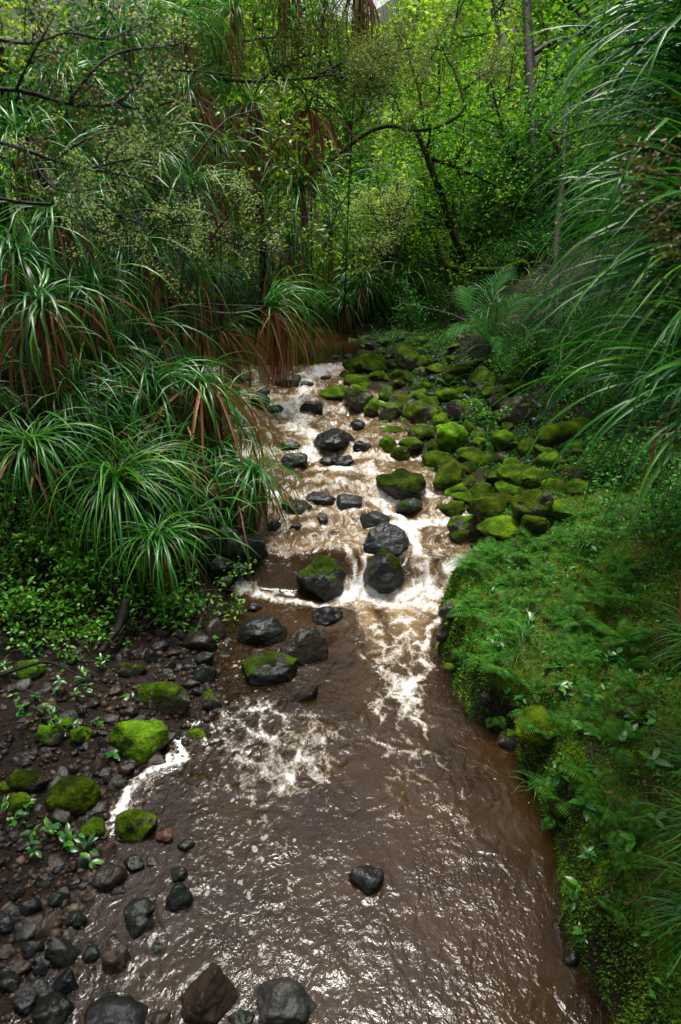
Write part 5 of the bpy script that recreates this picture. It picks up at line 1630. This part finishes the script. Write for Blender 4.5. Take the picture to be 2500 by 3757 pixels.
for q, lab in [((1900, 1400), 'bright small-leaved shrub behind the boulder jumble'), ((2080, 1440), 'small-leaved shrub behind the mossy log'), ((2000, 1330), 'low leafy shrub at the foot of the dark bank'),
               ((2250, 1560), 'small-leaved shrub under the right overhang'), ((2200, 1800), 'shaded small-leaved shrub above the fern bank'), ((2380, 1750), 'dark small-leaved shrub under the lowest overhang'),
               ((2330, 1400), 'dark small-leaved shrub deep under the overhang'), ((1770, 1560), 'pale blue-green seedling shrub standing among the boulders'), ((2160, 1300), 'thin shrub in the gloom below the overhang'), ((2420, 2000), 'leafy twigs at the top of the fern bank')]:
    p = on_ground(*q)
    small = 'seedling' in lab
    shrub('small_leaved_shrub', lab, (p[0], p[1], gz(p[0], p[1])), .45 if small else random.uniform(.6, .95), .15 if small else .45, 3 if small else 7, random.choice(['leaf_mid', 'leaf_gloss']), 3, 0.04, 0.05, 0.028, group=GRS, hi=True, r0=0.007, nsub=4 if small else 6)

# ---- palm seedling beyond the jumble
M['palm'] = leaf_mat('palm_leaflet', [(0.010, 0.065, 0.012), (0.022, 0.12, 0.016), (0.05, 0.18, 0.02)], rough=0.6, trans=0.25, spec=0.08)
def frond(path, leafl, root, n=30, ang=42, wid=0.026):
    b = Buf()
    P = spline(path, n)
    T = np.gradient(P, axis=0); T /= np.linalg.norm(T, axis=1)[:, None]
    b.tube(P, np.linspace(0.012, 0.003, n), 4)
    upv = np.array([0, 0, 1.0])
    for k in range(3, n):
        t = T[k]
        s = np.cross(t, upv); s /= np.linalg.norm(s) + 1e-9
        nn = np.cross(s, t)
        L = leafl * math.sin(math.pi * (0.12 + 0.83 * k / n)) ** 0.7
        for sg in (-1, 1):
            d = t * math.cos(R(ang)) + s * sg * math.sin(R(ang)) - nn * 0.08
            q = spline([P[k], P[k] + d * L * 0.55, P[k] + d * L - np.array([0, 0, 0.18 * L])], 5)
            w = wid * np.array([.6, 1, .9, .55, .08])
            sv = np.cross(d, nn); sv /= np.linalg.norm(sv)
            V = np.stack([q + sv * w[:, None] * .5, q - sv * w[:, None] * .5], 1).reshape(-1, 3)
            i = np.arange(4)[:, None] * 2
            b.add(V, i + np.array([[0, 1, 3, 2]]))
    return b.build('frond', M['palm'], root, smooth=False)
pb = on_ground(1815, 1300)
palm = empty('palm_seedling', pb)
tag(palm, 'dark palm seedling with fan-like ribbed fronds beyond the boulder jumble', 'palm')
def rel(a_, b_, c_): return at(a_ + 25, b_ + 30, c_) - pb
dp = float((pb - CAMV) @ FWD)
for path, L in [([(0, 0, 0), rel(1770, 1150, dp + .1), rel(1780, 1040, dp + .2), rel(1830, 960, dp + .3)], 0.55),
                ([(0, 0, 0), rel(1830, 1130, dp - .1), rel(1880, 1060, dp), rel(1920, 1080, dp)], 0.5),
                ([(0, 0, 0), rel(1740, 1190, dp - .2), rel(1690, 1160, dp - .4), rel(1620, 1190, dp - .5)], 0.42),
                ([(0, 0, 0), rel(1790, 1210, dp - .3), rel(1815, 1220, dp - .6), rel(1850, 1330, dp - .8)], 0.34),
                ([(0, 0, 0), rel(1740, 1150, dp + .2), rel(1700, 1080, dp + .3), rel(1690, 1030, dp + .4)], 0.45)]:
    frond(path, L, palm)
# tree-fern fronds in the middle distance
M['fern'] = leaf_mat('fern_green', [(0.022, 0.13, 0.012), (0.04, 0.19, 0.014), (0.08, 0.26, 0.016), (0.14, 0.32, 0.02)], rough=0.55, trans=0.4, spec=0.2)
for lab, px, py, d in [('pale green fern spreading flat fronds beneath the mossy limb', 1690, 850, 18.3), ('pale green fern behind the slim saplings', 1830, 830, 18.8), ('small pale fern half hidden by understorey stems', 1560, 870, 18.5)]:
    c = at(px, py, d)
    fr_ = empty('tree_fern', c); tag(fr_, lab, 'fern', 'pale ferns in the understorey')
    b = Buf(); b.tube(np.array([[0, 0, gz(c[0], c[1]) - c[2] - .1], [0.03, 0, -.5], [0, 0, 0]]), 0.05, 6, .2); b.build('trunk', M['bark'], fr_)
    for k in range(7):
        an = k * 0.9 + random.uniform(-.2, .2)
        cx, sy = math.cos(an), math.sin(an)
        fo = frond([(0, 0, 0), (cx * .35, sy * .35, .22), (cx * .75, sy * .75, .18), (cx * 1.05, sy * 1.05, -.1)], 0.30, fr_, 26, 65, 0.05)
        fo.data.materials[0] = M['fern']

# ================================================================== bank cover, gravel, ferns, seedlings, sticks
def bank_pts(n, ylo, yhi, hlo, hhi, r=rng):
    y = r.uniform(ylo, yhi, n)
    x = xR(y) + r.uniform(hlo, hhi, n)
    return x, y

# ---- mossy carpet of the right bank
def patch_leaf_mat(name, stops, scale, rough=0.7, trans=0.35):
    m, nt, out = new_mat(name)
    geo = nt.nodes.new('ShaderNodeNewGeometry')
    nz = N_(nt, 'ShaderNodeTexNoise', i_Scale=scale, i_Detail=4.0, i_Roughness=0.65)
    nt.links.new(geo.outputs['Position'], nz.inputs['Vector'])
    v = math_(nt, 'ADD', math_(nt, 'MULTIPLY', math_(nt, 'SUBTRACT', nz.outputs[0], 0.5), 2.2), math_(nt, 'ADD', 0.28, math_(nt, 'MULTIPLY', geo.outputs['Random Per Island'], 0.42)), clamp=True)
    r = ramp(nt, stops, v)
    p = N_(nt, 'ShaderNodeBsdfPrincipled')
    p.inputs['Roughness'].default_value = rough
    p.inputs['Specular IOR Level'].default_value = 0.3
    nt.links.new(r.outputs[0], p.inputs['Base Color'])
    t = nt.nodes.new('ShaderNodeBsdfTranslucent')
    nt.links.new(r.outputs[0], t.inputs['Color'])
    mx = nt.nodes.new('ShaderNodeMixShader')
    mx.inputs[0].default_value = trans
    nt.links.new(p.outputs[0], mx.inputs[1]); nt.links.new(t.outputs[0], mx.inputs[2])
    nt.links.new(mx.outputs[0], out.inputs['Surface'])
    return m
M['moss_tuft'] = patch_leaf_mat('moss_tuft', [(0.0, (0.030, 0.022, 0.008)), (0.16, (0.020, 0.055, 0.005)), (0.38, (0.055, 0.17, 0.007)), (0.62, (0.13, 0.30, 0.010)), (1.0, (0.32, 0.46, 0.02))], 2.6)
def carpet(n, x, y, size, buf, tilt=0.8, lift=0.0):
    z = ground(x, y)
    e = 0.03
    nx_ = -(ground(x + e, y) - z) / e
    ny_ = -(ground(x, y + e) - z) / e
    Nn = np.stack([nx_, ny_, np.ones_like(z)], -1)
    Nn /= np.linalg.norm(Nn, axis=1)[:, None]
    D = rng.normal(size=(n, 3)) * tilt + Nn
    NN = rng.normal(size=(n, 3)) * 0.7 + Nn
    s = size * rng.uniform(0.5, 1.5, n)
    buf.leaves(np.stack([x, y, z + lift], -1), D, NN, s, s * 0.55, 0.15)
b = Buf()
n = 152000
y = 1.2 + 7.4 * rng.random(n) ** 1.25
h = rng.uniform(-0.03, 2.3, n)
x = xR(y) + h
y[:40000] = 1.2 + 6.0 * rng.random(40000)
x[:40000] = xR(y[:40000]) + rng.uniform(-0.02, 0.22, 40000)
keep = (np.arange(n) < 32000) | (fbm(np.stack([x, y, 0 * x], -1) * 2.0, 3, 91) > -0.20)
carpet(int(keep.sum()), x[keep], y[keep], 0.0155, b)
tag(b.build('moss_carpet', M['moss_tuft'], smooth=False), 'thick bright moss carpeting the right bank down to the water', 'moss', kind='stuff')
b = Buf()
n = 16000
y = rng.uniform(2.0, 9.5, n); x = xR(y) + rng.uniform(0.05, 2.6, n)
keep = fbm(np.stack([x, y, 0 * x], -1) * 1.6, 3, 95) > 0.0
carpet(int(keep.sum()), x[keep], y[keep], 0.040, b, tilt=1.2, lift=0.012)
tag(b.build('ground_cover', M['leaf_gloss'], smooth=False), 'low creeping leaves matted over the moss of the right bank', 'ground cover', kind='stuff')
b = Buf()
n = 5000
y = rng.uniform(2.0, 12, n); x = xR(y) + rng.uniform(0.1, 3.2, n)
carpet(n, x, y, 0.035, b, tilt=2.5, lift=0.015)
tag(b.build('leaf_litter', M['leaf_dead'], smooth=False), 'scattered dead brown leaves lying over the right bank', 'leaf litter', kind='stuff')
# leafy cover over the flat behind the boulder jumble
b = Buf()
n = 15000
y = rng.uniform(8.5, 17.5, n); x = xR(y) + 0.4 + rng.gamma(2.0, 0.9, n)
carpet(n, x, y, 0.05, b, tilt=1.1, lift=0.03)
tag(b.build('ground_cover', M['leaf_mid'], smooth=False), 'small green leaves covering the dim floor behind the boulder jumble', 'ground cover', kind='stuff')

# ---- ferns
def fern_frond(seed, n=15, width=0.27):
    r = np.random.default_rng(seed)
    t, a_, C = strap_curve(R(r.uniform(40, 62)), R(r.uniform(60, 95)), 1.2, n, r)
    b = Buf()
    b.tube(C, np.linspace(0.010, 0.003, n + 1), 3)
    P, D, Nn, L = [], [], [], []
    for k in range(1, n + 1):
        tt = np.array([math.cos(a_[k]), 0, math.sin(a_[k])])
        nn = np.array([-math.sin(a_[k]), 0, math.cos(a_[k])])
        l = width * math.sin(math.pi * (0.15 + 0.82 * k / n)) ** 0.8
        for sg in (-1, 1):
            P.append(C[k]); D.append(tt * 0.45 + np.array([0, sg, 0]) - nn * 0.15); Nn.append(nn); L.append(l)
    L = np.array(L)
    b.leaves(P, D, Nn, L, L * 0.12 + 0.006, 0.05)
    return b.mesh('frond', M['fern'], smooth=False)
FRONDS = [fern_frond(s) for s in range(5)]
def fern(p, size, label, group, nf=6, az=None):
    o = empty('fern', p)
    tag(o, label, 'fern', group)
    for k in range(nf):
        f = link('frond', random.choice(FRONDS), o)
        s = size * random.uniform(0.75, 1.2)
        f.scale = (s, s, s)
        a_ = random.uniform(0, 360) if az is None else random.gauss(az, 60)
        f.rotation_euler = (random.uniform(-.2, .2), random.uniform(-.3, .2), R(a_))
    return o
GF = 'small ferns on the mossy right bank'
for k in range(105):
    px = random.uniform(1640, 2350)
    py = random.uniform(1960, 2720) if k < 80 else random.uniform(2650, 3400)
    p = on_ground(px, py)
    if p[0] < xRf(p[1]) + 0.03:
        continue
    fern(p + np.array([0, 0, 0.01]), random.uniform(0.14, 0.27), 'small bright fern growing in moss by the ' + near_anchor(p), GF, random.randint(5, 9))
GF2 = 'ferns around the boulder jumble'
for px, py in [(1900, 1640), (2000, 1620), (2120, 1900), (2200, 1950), (1960, 1990), (2060, 2000), (1640, 1420), (1720, 1350), (1800, 1660), (2260, 1880), (1560, 1290), (2080, 1700)]:
    p = on_ground(px, py)
    fern(p + np.array([0, 0, 0.02]), random.uniform(0.22, 0.34), 'fern sprouting beside the ' + near_anchor(p), GF2, 6)

# ---- seedlings with separate leaves
def leaf_single():
    b = Buf()
    b.leaves([[0, 0, 0]], [[1, 0, 0.15]], [[0, 0, 1]], 1.0, 0.42, 0.12, hi=True)
    return b.mesh('leaf', M['leaf_gloss1'])
M['leaf_gloss1'] = leaf_mat('seedling_leaf', [(0.018, 0.12, 0.020), (0.03, 0.17, 0.022), (0.06, 0.24, 0.02), (0.12, 0.31, 0.02)], rough=0.3, trans=0.3, spec=0.6, src='object')
LEAF1 = leaf_single()
def seedling(p, hgt, nl, size, label, group, lean=(0, 0), whorls=2):
    o = empty('seedling', p)
    tag(o, label, 'seedling', group)
    pts = wiggle((0, 0, -0.03), (lean[0], lean[1], 1), hgt, 6, 0.12)
    b = Buf(); b.tube(pts, np.linspace(0.004, 0.002, 7), 4); b.build('stem', M['twig'], o)
    for k in range(nl):
        w = random.choice(range(whorls))
        q = pts[-1 - w * 2]
        f = link('leaf', LEAF1, o)
        f.location = tuple(q)
        s = size * random.uniform(0.7, 1.2)
        f.scale = (s, s, s)
        f.rotation_euler = (random.uniform(-.4, .4), random.uniform(-.5, .35), random.uniform(0, 6.28))
    return o
GSD = 'glossy seedlings on the gravel bar'
for px, py, nl, lab in [(418, 2775, 6, 'lone seedling with a star of glossy leaves between stones and big mossy boulder'),
                        (110, 2960, 8, 'glossy seedling in front of the shaded mossy boulder'), (60, 3010, 9, None), (150, 3050, 8, None), (215, 3060, 9, None), (290, 3070, 8, None), (330, 3110, 6, None), (340, 3170, 6, None),
                        (250, 3120, 6, None), (110, 3150, 5, None), (30, 2960, 7, None), (470, 2570, 4, 'tiny yellow-green seedling on a stalk before the olive boulder')]:
    p = on_ground(px, py)
    seedling(p, random.uniform(.08, .18), nl, 0.085, lab or 'glossy-leaved seedling sprawling over the lower gravel bar', GSD, (random.uniform(-.2, .3), -.3), 3)
GSE = 'leafy sprigs on the shaded upper gravel'
for k in range(34):
    px, py = random.uniform(0, 380), random.uniform(2280, 2700)
    if k > 22: px, py = random.uniform(380, 800), random.uniform(2230, 2400)
    p = on_ground(px, py)
    seedling(p, random.uniform(.12, .34), random.randint(6, 12), 0.06, 'leafy sprig with bright glossy leaves rising from the shaded upper gravel', GSE, (random.uniform(-.4, .4), -.3), 3)
GSR = 'seedlings in the moss of the right bank'
for k in range(75):
    px, py = random.uniform(1680, 2420), random.uniform(1980, 3500)
    p = on_ground(px, py)
    if p[0] < xRf(p[1]) + 0.05: continue
    seedling(p, random.uniform(.05, .14), random.randint(4, 8), random.uniform(0.06, 0.11), 'tiny broad-leaved seedling in moss by the ' + near_anchor(p), GSR, (random.uniform(-.3, .1), -.2), 2)

# ---- gravel
PEB = []
for k in range(12):
    v, F = rock_shape(3, 700 + k, 0.8, 1.0)
    PEB.append((v * np.array([1, rng.uniform(.55, .95), rng.uniform(.35, .6)]), F))
PEBM = []
for k, (v, F) in enumerate(PEB):
    for mt in ('brown', 'dark', 'grey'):
        b = Buf(); b.add(v, F); PEBM.append(b.mesh('pebble', M[mt]))
GP = 'pebbles of the gravel bar'
cnt = 0
while cnt < 290:
    px, py = random.uniform(-20, 840), random.uniform(2290, 3700)
    p = on_ground(px, py)
    x_, y_ = p[0], p[1]
    e = x_ - float(xL(np.array([y_]))[0])
    if y_ > 6.6 or e > 0.45 or (e > 0.1 and random.random() < .6): continue
    o = link('pebble', random.choice(PEBM))
    s = min(0.034 * random.paretovariate(2.0), 0.095)
    o.scale = (s, s, s)
    o.location = (x_, y_, gz(x_, y_) - s * 0.02)
    o.rotation_euler = (random.gauss(0, .25), random.gauss(0, .25), random.uniform(0, 6.28))
    tag(o, 'wet pebble among the brown gravel of the left shore', 'pebble', GP)
    cnt += 1
V0, F0 = ico(1)
GVAR = [V0 * (1 + np.random.default_rng(50 + q).uniform(-.38, .25, (len(V0), 1))) for q in range(24)]
b = Buf()
n = 8500
y = 1.6 + 5.2 * rng.random(n)
x = xL(y) + 0.7 - rng.gamma(1.6, 0.75, n)
z = ground(x, y)
for k in range(n):
    s = 0.013 * (1 + rng.pareto(2.0))
    s = min(s, 0.048)
    sc = np.array([s, s * rng.uniform(.5, 1), s * rng.uniform(.35, .8)])
    a_ = rng.uniform(0, 6.28)
    w = GVAR[k % 24] * sc
    c_, s_ = math.cos(a_), math.sin(a_)
    w = np.stack([w[:, 0] * c_ - w[:, 1] * s_, w[:, 0] * s_ + w[:, 1] * c_, w[:, 2]], -1)
    b.V.append(w + np.array([x[k], y[k], z[k] + s * 0.05])); b.F.append(F0 + b.n); b.n += len(w)
def gravel_mat():
    m, nt, out = new_mat('gravel')
    geo = nt.nodes.new('ShaderNodeNewGeometry')
    r = ramp(nt, [(0.0, (0.006, 0.0045, 0.0035)), (0.35, (0.020, 0.012, 0.008)), (0.6, (0.040, 0.021, 0.012)), (0.8, (0.032, 0.028, 0.024)), (0.93, (0.08, 0.042, 0.024)), (1.0, (0.12, 0.085, 0.06))], geo.outputs['Random Per Island'])
    p = N_(nt, 'ShaderNodeBsdfPrincipled')
    p.inputs['Roughness'].default_value = 0.5
    p.inputs['Specular IOR Level'].default_value = 0.25
    nt.links.new(r.outputs[0], p.inputs['Base Color'])
    nt.links.new(p.outputs[0], out.inputs['Surface'])
    return m
tag(b.build('gravel', gravel_mat(), smooth=False), 'wet brown gravel covering the left shore', 'gravel', kind='stuff')

# ---- filler stones between the mossy boulders
GJ = 'small mossy stones filling the jumble'
SM = []
for k in range(8):
    v, F = rock_shape(3, 800 + k, 0.6, 1.0)
    for mt in ('mossy', 'half', 'dark'):
        b = Buf(); b.add(v * np.array([1, .9, .7]), F); SM.append(b.mesh('stone', M[mt]))
for k in range(150):
    y_ = random.uniform(7.6, 15.6)
    x_ = xRf(y_) + random.uniform(-0.25, 2.2)
    si = random.randrange(len(SM))
    o = link('stone', SM[si])
    s = random.uniform(0.05, 0.15)
    o.scale = (s * random.uniform(.8, 1.4), s, s * random.uniform(.7, 1.1))
    o.location = (x_, y_, max(gz(x_, y_), float(wz(y_)) - 0.03) + s * 0.25)
    o.rotation_euler = (random.gauss(0, .2), random.gauss(0, .2), random.uniform(0, 6.28))
    tag(o, 'small ' + ('mossy', 'half-mossed', 'bare dark')[si % 3] + ' stone wedged beside the ' + near_anchor((x_, y_)), 'stone', GJ)

# ---- log, sticks, stump
def stick(name, label, pts_px, r0, r1, mat, n=16, group=None, cat='stick', wob=0.0, sides=6):
    P = spline([at(*q) if len(q) == 3 else on_ground(*q) + np.array([0, 0, r0]) for q in pts_px], n)
    base = P[0].copy()
    b = Buf(); b.tube(P - base, np.linspace(r0, r1, n), sides, 0.2)
    # close both ends
    for k_ in (0, n - 1):
        ring = np.arange(sides) + k_ * sides
        b.F.append(np.array([ring if k_ else ring[::-1]]))
    o = b.build(name, M[mat])
    o.location = tuple(base)
    tag(o, label, cat, group)
    return o
lg = on_ground(1985, 1640)
ld = float((lg - CAMV) @ FWD)
M['log'] = bark_mat('mossy_log', (0.02, 0.014, 0.01), (0.08, 0.055, 0.04), moss=-0.1, sc=9)
stick('fallen_log', 'thick moss-covered log lying above the boulder jumble', [(1970, 1612, ld - .1), (2060, 1592, ld - .1), (2200, 1570, ld + .1), (2400, 1550, ld + .3)], 0.15, 0.18, 'log', n=22, cat='log', sides=16)
stick('dead_stump', 'leaning dark dead stem at the top of the gravel bar', [(465, 2200, 6.55), (440, 2290, 6.45), (365, 2400, 6.2)], 0.05, 0.035, 'bark', cat='stump')
stick('dead_stick', 'long thin dead stem bending from the moss into the pool', [(2068, 3350, 4.15), (2000, 3480, 4.05), (1930, 3580, 4.05), (1860, 3690, 4.05)], 0.004, 0.002, 'bark_pale')
stick('dead_stick', 'bare twig lying across the boulders beside the lichened brown one', [(1565, 1385, 12.2), (1640, 1365, 12.2), (1720, 1305, 12.3)], 0.018, 0.010, 'twig')
stick('dead_stick', 'dark curved branch lying over the shaded gravel under leafy sprigs', [(0, 2480, 5.2), (100, 2445, 5.25), (180, 2430, 5.3), (300, 2480, 5.3), (410, 2525, 5.35)], 0.014, 0.006, 'bark')
stick('dead_stick', 'thin yellow twig slanting down the shaded gravel', [(70, 2520, 5.2), (160, 2560, 5.2), (260, 2625, 5.15)], 0.006, 0.003, 'bark_pale')
GT = 'thin bare twigs above the gravel bar'
for k in range(26):
    px, py = random.uniform(100, 760), random.uniform(2120, 2420)
    p = on_ground(px, py)
    P = wiggle(p + np.array([0, -.05, .0]), (random.gauss(.2, .6), random.gauss(-.4, .3), .7), random.uniform(.4, .9), 14, 0.14, 0.10)
    b = Buf(); b.tube(P - P[0], np.linspace(.006, .002, 15), 4)
    o = b.build('twig', M['twig']); o.location = tuple(P[0])
    tag(o, 'thin bare brown twig arching over the top of the gravel bar', 'twig', GT)
GT2 = 'fallen twigs on the right bank'
for k in range(30):
    px, py = random.uniform(1850, 2450), random.uniform(2250, 3600)
    p = on_ground(px, py)
    if p[0] < xRf(p[1]) + 0.08: continue
    an = random.uniform(0, 6.28); L = random.uniform(.1, .3)
    P = []
    for t in np.linspace(0, 1, 6):
        x_, y_ = p[0] + math.cos(an) * L * t + random.gauss(0, .008), p[1] + math.sin(an) * L * t
        P.append((x_, y_, gz(x_, y_) + .018))
    P = np.array(P)
    b = Buf(); b.tube(P - P[0], np.linspace(.005, .002, 6), 4)
    o = b.build('twig', M['bark_pale' if k % 2 else 'twig']); o.location = tuple(P[0])
    tag(o, 'short dry twig lying on the moss of the right bank', 'twig', GT2)

# ---- grass tufts by the far shore and among the boulders
GG = 'bright grass tufts on the far shore'
for px, py in [(1340, 1268), (1400, 1262), (1440, 1258), (1480, 1255), (1520, 1262), (1560, 1268), (1370, 1250), (1620, 1275), (1460, 1240)]:
    p = on_ground(px, py)
    rosette(p + np.array([0, 0, .03]), 0.38, 34, 0, 0, 'bright grass tuft fringing the far pool shore', 'sedge', 360, e_rng=(30, 84), group=GG, name='grass_tuft', size=0.08, stem_to=(p[0], p[1], p[2] - .05), cat='grass')
GG2 = 'grass tufts among the boulders'
for px, py, lab in [(1520, 1425, 'grass tuft hanging beside a bright mossy stone at the upper jumble'), (1790, 1625, 'grass tuft beside the still side pool in the jumble'), (2130, 2010, 'grassy tuft at the top of the fern bank'), (1930, 2350, 'yellowing grass tuft on the fern bank'), (1900, 2420, 'long yellow-green grass tuft trailing down the fern bank'), (1960, 2900, 'small grass tuft at the bank edge above the pool'), (430, 2280, 'fine grass tuft under leafy twigs above the gravel')]:
    p = on_ground(px, py)
    rosette(p + np.array([0, 0, .03]), 0.32, 34, 0, 0, lab, 'sedge', 360, e_rng=(20, 84), group=GG2, name='grass_tuft', size=0.05, stem_to=(p[0], p[1], p[2] - .05), cat='grass')
